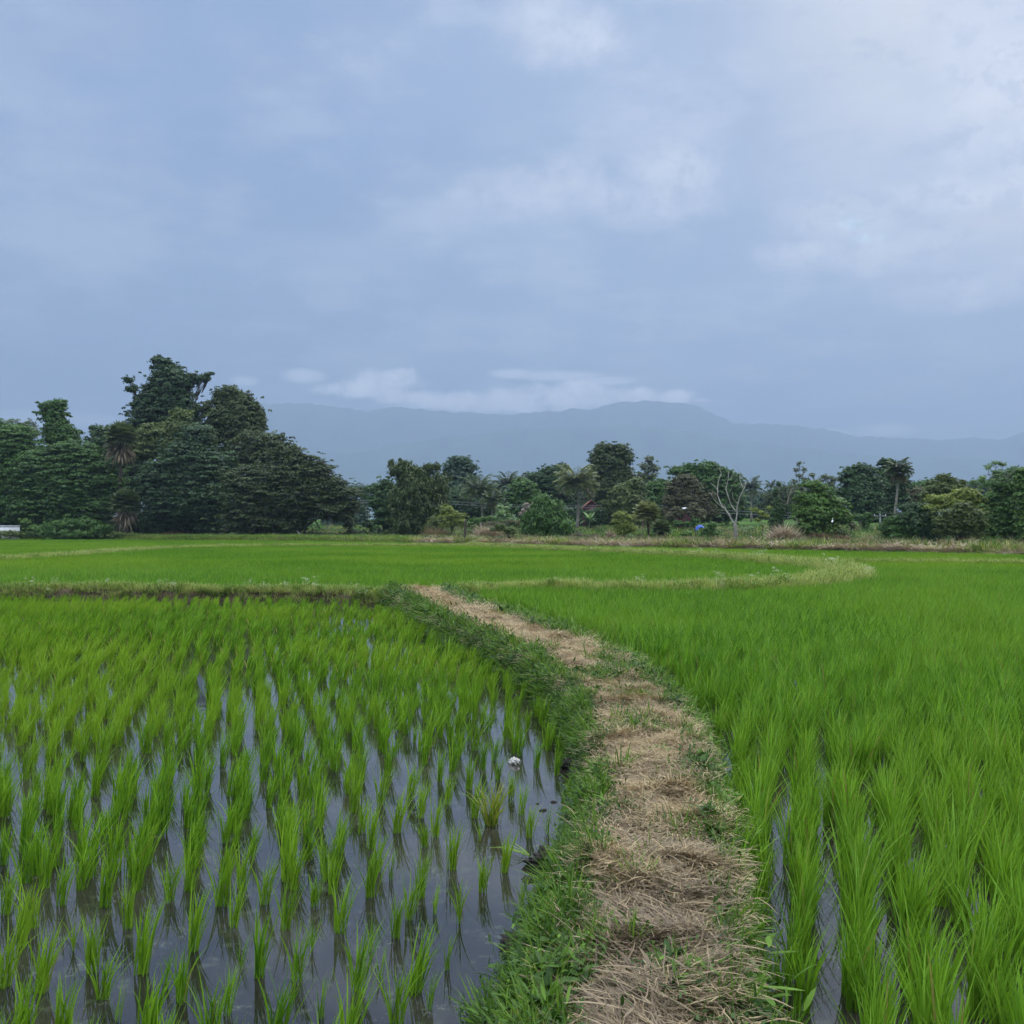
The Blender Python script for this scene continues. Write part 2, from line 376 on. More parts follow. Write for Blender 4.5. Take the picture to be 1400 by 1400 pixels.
def watermat():
    m = bpy.data.materials.new('paddy_water'); g = NT(nodes(m))
    p = g.n('ShaderNodeNewGeometry').outputs['Position']
    base = g.mix(g.ss(g.noise(p, 1.1, 6), .4, .62), (.014, .013, .011), (.034, .031, .024))
    base = g.mix(g.ss(g.noise(p, 9, 5), .58, .66, 0, .5), base, (.07, .08, .05))
    speck = g.ss(g.noise(p, 85, 2, .6), .73, .78)
    blot = g.ss(g.noise(p, .9, 4), .45, .62)
    sp = g.math('MULTIPLY', speck, blot)
    scum = g.math('MULTIPLY', g.ss(g.noise(p, 3.1, 7, .7), .56, .66), g.ss(g.noise(p, 38, 3, .7), .48, .6)); base = g.mix(g.math('MULTIPLY', scum, .4), base, (.09, .10, .055))
    sp = g.math('MAXIMUM', sp, g.math('MULTIPLY', scum, .15))
    base = g.mix(sp, base, (.30, .32, .24))
    hgt = g.math('ADD', g.math('MULTIPLY', g.noise(p, 7, 3), .6), g.math('MULTIPLY', g.noise(p, 26, 2), .12))
    bp = g.n('ShaderNodeBump', i={'Strength': .10, 'Distance': .012, 'Height': hgt})
    rough = g.math('ADD', g.math('MULTIPLY', sp, .6), g.ss(g.noise(p, 2.3, 5), .45, .7, .008, .04))
    b = g.n('ShaderNodeBsdfPrincipled', i={'Base Color': base, 'Roughness': rough, 'IOR': 1.62, 'Specular IOR Level': .5, 'Normal': bp.outputs[0]})
    g.n('ShaderNodeOutputMaterial', i={'Surface': b.outputs[0]}); return m
wx = np.array([-190, 130.]); wy = np.array([-20, 178.])
wv = np.array([[wx[0], wy[0], 0], [wx[1], wy[0], 0], [wx[1], wy[1], 0], [wx[0], wy[1], 0]])
tag(link('paddy_water', mesh_np('paddy_water', wv, np.array([[0, 1, 2, 3]]), watermat())), 'shallow murky water flooding the paddies', kind='structure')
# ------------------------------------------------------------------ mountains
def mountains(name, ridge, Y0, depth, label, seed, rough):
    xs = np.linspace(-900, 2300, 1500); n = 46
    rp = np.array(ridge, float)
    base = np.interp(xs, rp[:, 0], rp[:, 1]) + ((fbm(xs/30, 0*xs, 3, seed+40)-.5)*6 + (fbm(xs/6, 0*xs, 3, seed+41)-.5)*3)*(np.abs(xs-700) < 900)
    top = np.array([pt(x, y, Y0)[2] for x, y in zip(xs, base)])
    V = []
    for j in range(n):
        q = j/(n-1); Y = Y0 - depth*(1-q*1.0) if q < .62 else Y0 - depth*(1-q)
        Yc = Y0 + depth*(q-.6)
        X = np.array([(x-700)/F*Y0 for x in xs])
        prof = smooth(0, .6, q)**.9 if q <= .6 else 1-smooth(.6, 1.0, q)
        rid = np.abs(fbm(X/900+q*.6, q*3.1+0*X, 5, seed)-.5)*2
        h = top*prof*(1-.35*(1-rid)*np.sin(math.pi*min(q/.6, 1)) ) if q < .6 else top*prof
        jag = (fbm(X/70, q*30+0*X, 3, seed+5)-.5)*rough
        V.append(np.column_stack([X*(Yc/Y0), np.full_like(X, Yc), h+jag*(prof > .02)-3*(prof <= .02)]))
    V = np.concatenate(V)
    m = plainmat(name+'_forest', (.018, .04, .02), (.05, .085, .035), .004, bump=0)
    tag(link(name, mesh_np(name, V, gridfaces(n, len(xs)), m, True)), label, kind='structure')
mountains('mountain', [(-900, 640), (-300, 600), (60, 592), (115, 589), (180, 590), (240, 575), (300, 560), (350, 554), (400, 551), (440, 553), (480, 559), (505, 562), (530, 557), (560, 557), (620, 563), (700, 566), (770, 562), (820, 556), (850, 550), (900, 549), (935, 552), (955, 557), (975, 566), (1000, 577), (1030, 580), (1050, 580), (1100, 583), (1130, 586), (1150, 590), (1180, 597), (1210, 599), (1280, 601), (1320, 600), (1345, 598), (1375, 599), (1392, 592), (1410, 585), (1500, 580), (1700, 600), (2300, 640)], 10300, 3600, 'hazy blue mountain range with its summit in cloud', 21, 24)
mountains('foothills', [(-900, 660), (0, 640), (300, 628), (480, 618), (600, 600), (700, 587), (760, 583), (810, 582), (860, 579), (900, 584), (950, 590), (1000, 600), (1080, 612), (1200, 622), (1400, 630), (2300, 650)], 8600, 2300, 'lower hazy foothills before the mountain range', 33, 16)
# haze: one closed box of even density round camera, ground and mountains
hz = bpy.data.materials.new('haze'); g = NT(nodes(hz))
hv = g.n('ShaderNodeVolumePrincipled', i={'Color': (.372, .460, .635, 1), 'Density': HAZE_D, 'Anisotropy': .2})
g.n('ShaderNodeOutputMaterial', i={'Volume': hv.outputs[0]})
bv = np.array([[x, y, z] for z in (-1.3, 1420) for y in (-400, 12700) for x in (-12200, 12200)], float)
bf = np.array([[0, 2, 3, 1], [4, 5, 7, 6], [0, 1, 5, 4], [2, 6, 7, 3], [0, 4, 6, 2], [1, 3, 7, 5]])
tag(link('haze', mesh_np('haze', bv, bf, hz)), kind='stuff')
# ------------------------------------------------------------------ trees
def gz_at(x, y): return float(terrain(np.array([[x, y]]))[0])
def leaves(C, Nrm, s, asp, v, hang=0.0):
    N = len(C)
    Nrm = Nrm/(np.linalg.norm(Nrm, axis=1)[:, None]+1e-9)
    r = RNG.normal(size=(N, 3)); r[:, 2] -= hang
    t = r - (r*Nrm).sum(1)[:, None]*Nrm; t /= np.linalg.norm(t, axis=1)[:, None]+1e-9
    b = np.cross(Nrm, t)
    L = (s*asp/2)[:, None]; W = (s/2)[:, None]
    V = np.stack([C+t*L, C+b*W+t*L*.1, C-t*L, C-b*W+t*L*.1], 1).reshape(-1, 3)
    return V, np.arange(N*4).reshape(-1, 4), np.repeat(v, 4)
STY = dict(  # clump radius (m), flattening, leaf size, aspect, hang, coverage, normal up
 broad=(.85, .7, .30, 1.5, .2, 6.5, .35), layer=(1.2, .36, .26, 1.6, 0, 7.5, .5), droop=(.75, 1.1, .22, 3.0, 2.2, 5.5, .1),
 sparse=(.6, .7, .24, 1.5, .2, 1.7, .4), feather=(.6, .8, .16, 6.0, .3, 2.2, .1), fine=(.7, .75, .22, 1.6, .2, 6.0, .4))
NCK = dict(sparse=.8, feather=1.2)
def crown(mb, blobs, Y, style, k=1.0):
    cr, fl, ls, asp, hang, cov, nup = STY[style]
    sc_ = 1.0
    cs = []
    if style in ('broad', 'layer', 'droop', 'fine') and len(blobs) > 3:
        mx = np.mean([b[0] for b in blobs]); my = np.mean([b[1] for b in blobs])
        blobs = [(a, b, c*1.12, d*1.15) for a, b, c, d in blobs] + [(a*.5+mx*.5, b*.5+my*.5, c*.95, d*.95) for a, b, c, d in blobs]
    for bl in blobs:
        cx, cy, rx, ry = bl[:4]
        dy = bl[4] if len(bl) > 4 else 0
        Yb = Y + dy
        c = pt(cx, cy, Yb); m = Yb/F; Rx, Rz = rx*m, ry*m; Ry = (Rx+Rz)/2*.9
        rad = min(cr, .55*min(Rx, Rz)+.12)
        lf = min(ls, rad*.45)*np.sqrt(max(.5, Y/140))
        lf = max(lf*.8, 1.15*Y/F)
        area = math.pi*Rx*Rz
        nl = int(area*cov*k*1.6/(lf*lf*asp*.5))
        nc = max(8, int((Rx*Ry*Rz)**(2/3)*4*math.pi*NCK.get(style, 2.0)/(rad*rad*1.6*fl)))
        u = RNG.normal(size=(nc, 3)); u /= np.linalg.norm(u, axis=1)[:, None]
        q = RNG.random(nc)**.45*(1.02+.2*(RNG.random(nc)-.3))
        K = c + u*q[:, None]*np.array([Rx-rad*.6, Ry-rad*.6, Rz-rad*.6*fl])
        out = RNG.random(nc) < .16; K[out] = c + u[out]*(q[out]*1.22)[:, None]*np.array([Rx, Ry, Rz])
        kr = rad*(.6+.7*RNG.random(nc))*np.where(out, .5, 1); kv = RNG.random(nc)
        who = RNG.integers(0, nc, nl)
        o = RNG.normal(size=(nl, 3)); o /= np.linalg.norm(o, axis=1)[:, None]
        if style != 'droop': o[:, 2] = np.abs(o[:, 2])*.9-.25*RNG.random(nl)
        rr = kr[who]*RNG.random(nl)**.4
        off = o*rr[:, None]*np.array([1, 1, fl])
        if style == 'layer': off[:, 2] = off[:, 2]*.8 - .12*rr*(off[:, 0]**2+off[:, 1]**2)/(kr[who]**2+1e-6)
        if style == 'droop': off[:, 2] -= np.abs(RNG.normal(0, .5, nl))*kr[who]
        C = K[who] + off
        nr = o*.8 + np.array([0, 0, nup]) + RNG.normal(0, .45, (nl, 3)) + u[who]*.5
        v = np.clip(.50*kv[who] + .30*RNG.random(nl) + .20*(off[:, 2]/(kr[who]*fl+1e-6)*.5+.5), 0, 1)  # tone random by clump and leaf, paler towards each clump's top
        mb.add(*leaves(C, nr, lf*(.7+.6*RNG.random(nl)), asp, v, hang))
        cs.append((c, Rx, Rz, K))
    return cs
def tree(name, label, Y, base, blobs, style='broad', col='mid', tr=.22, k=1.0, cat='tree', group='trees along the far edge of the paddies', bark='bark', limbs=True, visible_trunk=False, sink=0.15):
    bx, by = base if isinstance(base, tuple) else (base, None)
    x = (bx-700)/F*Y; z = gz_at(x, Y) - sink
    O = np.array([x, Y, z]); o = empty(name, O, label, cat, group)
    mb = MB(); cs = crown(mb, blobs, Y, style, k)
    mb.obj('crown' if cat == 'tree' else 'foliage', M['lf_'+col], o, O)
    tb = MB(); C = np.mean([c for c, *_ in cs], axis=0); lo = min(c[2]-rz for c, _, rz, _ in cs)
    low = max(z+.4, min(lo, C[2]))
    fork = np.array([x*.6+C[0]*.4, Y, z + max(.5, (low-z)*.85)])
    add_tube(tb, bez(O, fork, (RNG.normal(0, .12*(fork[2]-z)), 0, 0), 7), np.linspace(tr*1.25, tr*.8, 7), 8, .15)
    for c, rx, rz, K in cs[:12]:
        r0 = tr*.42
        add_tube(tb, bez(fork, c, (0, 0, .12*np.linalg.norm(c-fork)), 6, .05), np.linspace(r0, r0*.3, 6), 6, .1)
        if limbs:
            for q in K[RNG.permutation(len(K))[:7]]:
                add_tube(tb, bez(c*.8+fork*.2, c*.25+q*.75, (0, 0, .1), 4, .04), np.linspace(r0*.3, r0*.08, 4), 4)
    tb.obj('trunk' if cat == 'tree' else 'stem', M[bark], o, O, True)
    return o
def shrub(name, label, Y, px, blobs, style='fine', col='mid', k=1.0, cat='shrub', group='shrubs along the far edge of the paddies'):
    return tree(name, label, Y, px, blobs, style, col, .05, k, cat, group, limbs=False)
G = 'lf'
tree('broadleaf_tree', 'large dark green tree cut by the left edge of the photo', 163, 6, [(-20, 640, 50, 40), (8, 605, 42, 26), (30, 632, 35, 26), (-10, 690, 45, 30), (30, 680, 40, 30)], 'layer', 'mid', .4)
tree('broadleaf_tree', 'pale hazy treetop rising behind the far left crown', 205, 30, [(25, 590, 32, 16), (5, 592, 22, 14)], 'broad', 'grey', .3)
tree('vine_covered_tree', 'narrow columnar tree bulging at its top, left of the tall trees', 168, 84, [(70, 563, 19, 13), (62, 556, 9, 6), (80, 553, 12, 8), (80, 590, 20, 18), (92, 600, 16, 16), (86, 618, 26, 20)], 'broad', 'mid', .3)
tree('broadleaf_tree', 'broad layered tree behind the big reed shrub at the left', 158, 66, [(100, 622, 40, 18), (60, 640, 40, 24), (90, 655, 52, 30), (130, 655, 42, 28), (70, 690, 55, 30), (128, 690, 40, 30), (95, 712, 30, 16)], 'layer', 'mid', .4)
tree('broadleaf_tree', 'dark tree filling the gap behind the dry skirted palm', 180, 150, [(138, 594, 14, 11), (128, 586, 6, 5), (150, 620, 35, 25), (172, 650, 35, 40), (185, 600, 16, 18)], 'broad', 'dark', .35)
tree('tall_tree', 'tallest tree of all with ragged top against the sky', 172, 232, [(222, 500, 16, 11), (216, 492, 9, 6), (238, 512, 18, 14), (230, 530, 30, 26), (262, 520, 16, 10), (278, 517, 10, 6), (287, 511, 6, 3), (176, 520, 8, 5), (181, 532, 9, 6), (200, 545, 16, 11), (188, 555, 10, 7), (196, 575, 24, 18), (232, 565, 42, 24), (225, 600, 48, 26), (262, 600, 30, 26)], 'broad', 'blue', .5)
tree('broadleaf_tree', 'yellowish olive crown in front of the tallest tree', 165, 214, [(212, 592, 26, 14), (196, 600, 16, 12), (232, 608, 20, 14), (200, 618, 26, 14), (248, 568, 14, 10), (245, 585, 20, 14)], 'broad', 'olive', .25)
tree('tall_tree', 'second tallest tree with domed lacy crown right of the tallest', 171, 318, [(312, 536, 18, 9), (300, 545, 12, 12), (330, 545, 16, 9), (345, 557, 12, 9), (352, 570, 10, 9), (358, 583, 6, 8), (335, 575, 26, 26), (305, 580, 26, 26), (322, 600, 36, 24), (283, 560, 10, 12)], 'broad', 'darkolive', .42)
tree('broadleaf_tree', 'bluish dark layered tree in the middle of the left grove', 156, 262, [(268, 598, 26, 18), (255, 625, 38, 24), (285, 640, 42, 28), (240, 655, 50, 28), (208, 670, 24, 20), (285, 680, 50, 30), (240, 692, 48, 26), (300, 715, 36, 16), (225, 715, 24, 12)], 'layer', 'blue', .45)
tree('broadleaf_tree', 'olive topped tree beside the rain tree crown', 162, 368, [(345, 604, 26, 15), (378, 614, 24, 18), (362, 632, 36, 22), (335, 625, 26, 20)], 'broad', 'darkolive', .35)
tree('rain_tree', 'wide spreading rain tree sloping down at the right end of the left grove', 148, 398, [(393, 618, 22, 9), (408, 632, 34, 11), (432, 642, 26, 9), (395, 650, 50, 15), (445, 660, 32, 9), (462, 672, 30, 9), (420, 675, 50, 13), (375, 680, 55, 20), (345, 660, 40, 24), (470, 690, 24, 9), (435, 697, 45, 12), (350, 705, 48, 22), (390, 715, 34, 16), (462, 705, 22, 7), (330, 728, 30, 10)], 'layer', 'darkolive', .5)
tree('broadleaf_tree', 'distant bluish treetop in the gap right of the rain tree', 235, 495, [(492, 672, 14, 12), (502, 682, 10, 14), (480, 690, 20, 12)], 'fine', 'far', .3)
tree('broadleaf_tree', 'dark leafy tree standing against the drooping olive tree', 146, 524, [(527, 664, 12, 9), (512, 668, 9, 8), (520, 685, 19, 14), (543, 680, 22, 20), (528, 705, 22, 18), (548, 720, 18, 18)], 'broad', 'dark', .3)
tree('drooping_tree', 'olive grey tree with drooping sprays and a hooked top', 141, 574, [(543, 640, 14, 9), (535, 632, 4, 5), (553, 634, 10, 6), (568, 645, 20, 11), (587, 638, 10, 5), (596, 637, 8, 4), (600, 660, 14, 14), (572, 665, 30, 18), (552, 680, 22, 20), (582, 692, 30, 22), (560, 715, 26, 22), (590, 720, 16, 16)], 'droop', 'darkolive', .3)
tree('broadleaf_tree', 'round headed tree rising behind the left coconut palm', 208, 630, [(628, 632, 17, 8), (618, 640, 13, 10), (641, 640, 13, 10), (628, 655, 24, 12), (616, 668, 24, 16), (645, 665, 18, 14)], 'broad', 'far', .3)
tree('broadleaf_tree', 'dark low tree under the leftmost coconut palms', 192, 622, [(622, 685, 26, 16), (640, 700, 26, 14), (605, 695, 18, 18), (663, 700, 18, 14)], 'broad', 'blue', .25)
tree('broadleaf_tree', 'dense round tree between two coconut palms', 188, 714, [(714, 668, 20, 13), (702, 680, 16, 12), (728, 680, 16, 12), (716, 697, 26, 14)], 'broad', 'mid', .28)
tree('broadleaf_tree', 'small light green tree under the middle coconut palms', 176, 688, [(688, 698, 11, 9), (682, 708, 8, 10), (696, 712, 12, 10)], 'broad', 'pale', .15)
tree('broadleaf_tree', 'dark layered tree sloping up towards the big coconut palm', 204, 752, [(740, 652, 22, 8), (757, 644, 18, 8), (768, 640, 9, 7), (728, 662, 20, 8), (755, 660, 26, 14), (765, 680, 26, 18)], 'layer', 'dark', .3)
tree('mound_tree', 'dense rounded weeping bush tree touching the bank before the big coconut', 120, 746, [(742, 684, 15, 9), (755, 692, 16, 11), (735, 696, 16, 12), (745, 708, 28, 16), (728, 720, 18, 16), (764, 716, 22, 16), (748, 730, 34, 11), (775, 728, 12, 10)], 'droop', 'mid', .25)
shrub('flowering_shrub', 'pinkish white flowering shrub at the left shoulder of the mound tree', 124, 722, [(724, 692, 8, 7), (718, 702, 7, 7)], 'fine', 'pink')
tree('broadleaf_tree', 'tallest tree right of the big coconut palm, clumpy crown', 188, 834, [(828, 614, 16, 8), (848, 614, 12, 8), (858, 626, 9, 9), (815, 626, 10, 10), (838, 630, 24, 14), (822, 645, 20, 14), (848, 652, 20, 14), (830, 668, 26, 20), (820, 695, 20, 20), (856, 668, 16, 16)], 'broad', 'darkolive', .35)
tree('broadleaf_tree', 'grey leaved slim tree with airy top standing right of the tallest centre tree', 198, 888, [(887, 629, 9, 7), (881, 638, 9, 7), (895, 640, 9, 8), (888, 650, 13, 9), (884, 662, 13, 8), (872, 655, 9, 10)], 'sparse', 'grey', .2, 2.6)
tree('broadleaf_tree', 'olive crown behind the small fan palm', 166, 858, [(868, 662, 14, 9), (848, 672, 14, 10), (860, 682, 24, 14), (838, 692, 16, 12), (865, 702, 24, 16)], 'broad', 'olive', .22)
tree('broadleaf_tree', 'dark green tree between fan palm and brownish tree', 178, 908, [(900, 668, 16, 12), (915, 672, 14, 12), (905, 690, 26, 18), (896, 708, 24, 14)], 'broad', 'mid', .25)
tree('broadleaf_tree', 'brownish olive tree over the white roof', 158, 934, [(934, 655, 16, 8), (925, 668, 17, 11), (945, 668, 15, 12), (932, 685, 26, 13), (918, 700, 16, 11), (958, 690, 15, 12), (970, 680, 9, 7), (968, 700, 14, 10)], 'fine', 'brown', .25)
tree('broadleaf_tree', 'dark crowned tree behind the bare white tree', 184, 978, [(966, 640, 16, 9), (955, 648, 14, 10), (985, 648, 16, 10), (1002, 655, 12, 10), (928, 645, 17, 8), (942, 640, 10, 6), (972, 665, 26, 18), (998, 678, 20, 20), (978, 698, 34, 18), (1010, 695, 12, 18)], 'broad', 'mid', .3)
tree('broadleaf_tree', 'far hazy tree row seen through the gap right of the bare tree', 245, 1046, [(1032, 692, 20, 14), (1058, 682, 20, 12), (1082, 676, 20, 14), (1070, 694, 26, 12), (1045, 703, 28, 8)], 'fine', 'far', .3)
tree('slender_tree', 'small yellow green tree with several thin stems', 108, 1042, [(1032, 697, 6, 4), (1040, 701, 7, 5), (1052, 695, 6, 4), (1048, 706, 8, 5), (1036, 711, 6, 4), (1055, 712, 6, 6)], 'sparse', 'yellow', .05, 1.6)
tree('airy_tree', 'thin grey airy treetop left of the bright green tree', 150, 1092, [(1093, 634, 5, 4), (1088, 643, 5, 4), (1099, 642, 5, 4), (1093, 651, 7, 4), (1086, 658, 6, 5), (1101, 656, 7, 5), (1095, 668, 9, 6), (1083, 672, 5, 6)], 'sparse', 'grey', .14, 1.5, bark='bark_pale')
tree('airy_tree', 'pale flat topped airy tree behind the bright green tree', 131, 1126, [(1130, 653, 12, 4), (1120, 658, 10, 4), (1110, 650, 6, 4), (1136, 662, 9, 5), (1122, 668, 12, 5), (1140, 656, 6, 4)], 'sparse', 'grey', .14, 1.6, bark='bark_pale')
tree('broadleaf_tree', 'bright green dense tree with vines hanging to the bank', 96, 1118, [(1108, 663, 16, 6), (1122, 668, 14, 6), (1100, 682, 14, 10), (1120, 685, 22, 12), (1140, 690, 18, 12), (1096, 700, 14, 10), (1118, 705, 28, 16), (1146, 704, 16, 12), (1108, 724, 20, 16), (1132, 727, 18, 14), (1155, 712, 8, 7)], 'broad', 'bright', .25)
tree('broadleaf_tree', 'clumpy grey green tree left of the tall coconut palm', 152, 1176, [(1163, 645, 12, 8), (1178, 640, 12, 7), (1190, 644, 10, 7), (1155, 656, 10, 8), (1172, 660, 20, 12), (1150, 672, 10, 6), (1195, 662, 14, 12), (1178, 680, 30, 14), (1185, 696, 28, 12)], 'broad', 'blue', .3, bark='bark_pale')
tree('broadleaf_tree', 'dark clumpy treetop just behind the tall coconut crown', 156, 1212, [(1208, 633, 9, 6), (1218, 636, 11, 7), (1206, 645, 10, 7), (1222, 655, 16, 10), (1212, 672, 18, 14), (1236, 662, 12, 7), (1205, 690, 20, 16), (1230, 685, 18, 12)], 'broad', 'dark', .28)
tree('broadleaf_tree', 'brownish hazy crown right of the tall coconut palm', 176, 1252, [(1252, 672, 18, 8), (1240, 684, 20, 12), (1266, 684, 16, 12)], 'fine', 'brown', .2)
tree('small_tree', 'small topped tree between the bright green tree and the pole', 116, 1184, [(1186, 704, 6, 4), (1176, 707, 7, 4), (1190, 712, 4, 4), (1184, 720, 4, 7), (1166, 706, 8, 4)], 'broad', 'mid', .07)
tree('broadleaf_tree', 'airy topped tree above the right hand olive crowns', 101, 1288, [(1288, 653, 10, 6), (1276, 662, 8, 6), (1300, 658, 10, 6), (1314, 660, 8, 5), (1285, 668, 20, 9), (1310, 670, 16, 8), (1272, 680, 14, 10)], 'fine', 'olive', .2, .9)
tree('broadleaf_tree', 'bluish green dense tree left of the two trunked tree', 90, 1262, [(1258, 695, 14, 8), (1245, 705, 16, 10), (1268, 708, 18, 14), (1250, 722, 22, 14), (1278, 728, 18, 14), (1238, 694, 9, 5)], 'broad', 'blue', .2)
tree('broadleaf_tree', 'yellowish olive crown behind the two trunked tree', 88, 1316, [(1285, 682, 17, 7), (1322, 675, 20, 7), (1305, 690, 22, 8), (1345, 684, 16, 7), (1340, 696, 20, 8), (1278, 694, 14, 7), (1356, 676, 6, 5)], 'fine', 'yellow', .2)
tw = tree('two_trunked_tree', 'olive tree with one upright and one leaning trunk on the right bank', 78, 1309, [(1315, 694, 16, 8), (1300, 703, 18, 8), (1330, 704, 16, 9), (1290, 714, 14, 8), (1316, 714, 22, 9), (1338, 718, 12, 9), (1340, 730, 8, 6), (1284, 726, 8, 6), (1305, 727, 14, 6), (1326, 729, 10, 6)], 'fine', 'olive', .13, 1.0, sink=.3)
tree('broadleaf_tree', 'dark green tree with dense skirt right of the two trunked tree', 84, 1372, [(1365, 662, 12, 7), (1378, 668, 14, 9), (1362, 680, 14, 9), (1382, 690, 14, 12), (1360, 702, 16, 12), (1384, 712, 16, 12), (1365, 722, 20, 14), (1388, 736, 14, 10), (1350, 735, 10, 10), (1342, 715, 9, 9)], 'broad', 'mid', .22)
tree('bamboo_clump', 'pale feathery bamboo tips rising at the right', 98, 1352, [(1362, 634, 9, 4), (1352, 640, 6, 4), (1372, 636, 7, 3), (1380, 643, 6, 4), (1365, 648, 12, 6), (1342, 655, 5, 6), (1330, 660, 8, 4), (1350, 662, 12, 8), (1385, 640, 4, 3)], 'feather', 'pale', .05, 1.1)
tree('broadleaf_tree', 'bright topped tree cut by the right edge of the photo', 80, 1398, [(1398, 645, 12, 7), (1408, 655, 16, 12), (1392, 662, 9, 9), (1405, 685, 16, 16), (1402, 715, 14, 14), (1415, 735, 20, 14)], 'broad', 'bright', .22)
tree('broadleaf_tree', 'large tree just outside the right edge', 82, 1450, [(1450, 660, 35, 25), (1450, 700, 40, 30), (1460, 735, 30, 18)], 'broad', 'mid', .25)
for i, (px, y, lb) in enumerate([(470, 690, 'hazy backdrop tree seen under the rain tree branches'), (560, 684, 'hazy backdrop tree behind the drooping olive tree'), (600, 672, 'hazy backdrop tree left of the round headed tree'), (662, 668, 'hazy backdrop tree behind the leftmost coconut palm'), (735, 672, 'hazy backdrop tree behind the round tree between palms'), (800, 668, 'hazy backdrop tree behind the big coconut palm'), (870, 660, 'hazy backdrop tree behind the grey slim tree'), (905, 664, 'hazy backdrop tree between the grey slim tree and the brownish tree'), (1018, 678, 'hazy backdrop tree right of the dark crown behind the bare tree'), (1075, 672, 'hazy backdrop tree behind the vine wrapped snag'), (1120, 668, 'hazy backdrop tree behind the bright green tree'), (1152, 676, 'hazy backdrop tree right of the bright green tree'), (1262, 664, 'hazy backdrop tree right of the tall coconut palm'), (1335, 664, 'hazy backdrop tree behind the right hand olive crowns'), (1385, 650, 'hazy backdrop tree behind the right edge trees')]):
    tree('backdrop_tree', lb, 232+(i*7) % 20, px, [(px-14, y+10, 18, 12), (px+12, y+6, 18, 13), (px, y+2, 14, 9), (px-8, y+24, 24, 14), (px+16, y+24, 22, 14)], ['broad', 'fine'][i % 2], ['far', 'blue', 'mid', 'far', 'darkolive'][i % 5], .25, limbs=False)
# undergrowth that makes the dark bases
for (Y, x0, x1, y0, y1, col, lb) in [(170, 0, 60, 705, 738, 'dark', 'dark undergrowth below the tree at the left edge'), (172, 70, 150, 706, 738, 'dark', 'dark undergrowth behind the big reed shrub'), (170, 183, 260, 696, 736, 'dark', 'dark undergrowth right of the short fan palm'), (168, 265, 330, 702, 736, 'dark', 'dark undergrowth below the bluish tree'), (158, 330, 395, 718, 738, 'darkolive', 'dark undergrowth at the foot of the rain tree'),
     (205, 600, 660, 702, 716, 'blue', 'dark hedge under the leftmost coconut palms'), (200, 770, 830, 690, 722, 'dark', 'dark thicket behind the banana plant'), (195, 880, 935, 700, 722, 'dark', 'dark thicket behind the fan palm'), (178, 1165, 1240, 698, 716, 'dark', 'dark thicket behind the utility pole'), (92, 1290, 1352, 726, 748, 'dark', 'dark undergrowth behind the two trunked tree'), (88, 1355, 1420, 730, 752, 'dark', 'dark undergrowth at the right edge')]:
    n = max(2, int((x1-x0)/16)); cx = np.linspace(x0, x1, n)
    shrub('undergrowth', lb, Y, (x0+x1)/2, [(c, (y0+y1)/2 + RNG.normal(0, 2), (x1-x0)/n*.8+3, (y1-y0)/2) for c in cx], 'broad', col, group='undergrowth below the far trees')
# shrubs
shrub('reed_shrub', 'big feathery green shrub at the edge of the paddy on the left', 149, 100, [(92, 716, 22, 8), (118, 716, 24, 8), (75, 722, 18, 10), (135, 724, 22, 9), (100, 730, 48, 9)], 'feather', 'mid', 2.2)
shrub('shrub', 'low weedy shrub in front of the white wall', 148, 4, [(-12, 730, 16, 6), (10, 730, 14, 5.5), (24, 731, 8, 6)], 'fine', 'olive')
shrub('shrub', 'small round shrub right of the white wall', 151, 36, [(35, 715, 9, 6), (48, 724, 14, 7), (25, 731, 16, 7)], 'fine', 'bright')
shrub('shrub', 'low weedy shrub running from the reed shrub to the short fan palm', 149, 172, [(160, 731, 20, 6), (182, 733, 16, 5), (196, 736, 12, 4)], 'fine', 'olive')
shrub('shrub', 'light green shrub by the reddish bank before the left grove', 145, 320, [(318, 733, 7, 5), (326, 736, 7, 4), (308, 738, 6, 3)], 'broad', 'pale')
shrub('shrub', 'small rounded shrub on the grass below the rain tree', 143, 414, [(413, 740, 7, 4), (421, 741, 5, 3)], 'fine', 'bright')
shrub('shrub', 'dark shrub in the gap beneath the rain tree branches', 150, 480, [(478, 718, 9, 8), (482, 730, 10, 7), (470, 733, 12, 6)], 'fine', 'darkolive')
shrub('shrub', 'dark round shrub in the gap left of the dark leafy tree', 152, 505, [(503, 717, 10, 7), (512, 727, 10, 9), (495, 730, 9, 7)], 'broad', 'dark')
shrub('shrub', 'low dark scrub along the bank below the gap', 150, 450, [(430, 732, 14, 5), (452, 734, 16, 5), (535, 734, 12, 5), (405, 731, 12, 5)], 'fine', 'darkolive')
shrub('shrub', 'tiny dark green bush at the foot of the dark post', 116, 634, [(631, 742, 5, 3.5), (638, 743, 4, 3)], 'broad', 'mid')
tree('small_tree', 'small yellow green tree with a leaning trunk left of the dark post', 134, 617, [(612, 698, 9, 6), (608, 708, 9, 6), (620, 704, 9, 7), (632, 705, 6, 4), (628, 714, 9, 6), (612, 717, 10, 6)], 'broad', 'yellow', .13)
tree('small_tree', 'small green tree with a crooked stem beside the drooping tree', 136, 592, [(595, 712, 10, 8), (588, 720, 9, 7), (600, 722, 8, 6)], 'broad', 'olive', .14)
shrub('shrub', 'light green bush on the terrace behind the dark post', 160, 665, [(668, 709, 14, 4), (655, 711, 14, 4), (685, 713, 14, 3)], 'fine', 'bright')
shrub('shrub', 'brown and green scrub on the terrace left of the mound tree', 150, 690, [(675, 716, 14, 4), (700, 714, 14, 4), (712, 718, 10, 4)], 'fine', 'brown')
shrub('shrub', 'green bush right of the dark post', 138, 652, [(650, 722, 9, 5), (658, 727, 9, 5), (645, 730, 8, 5)], 'fine', 'olive')
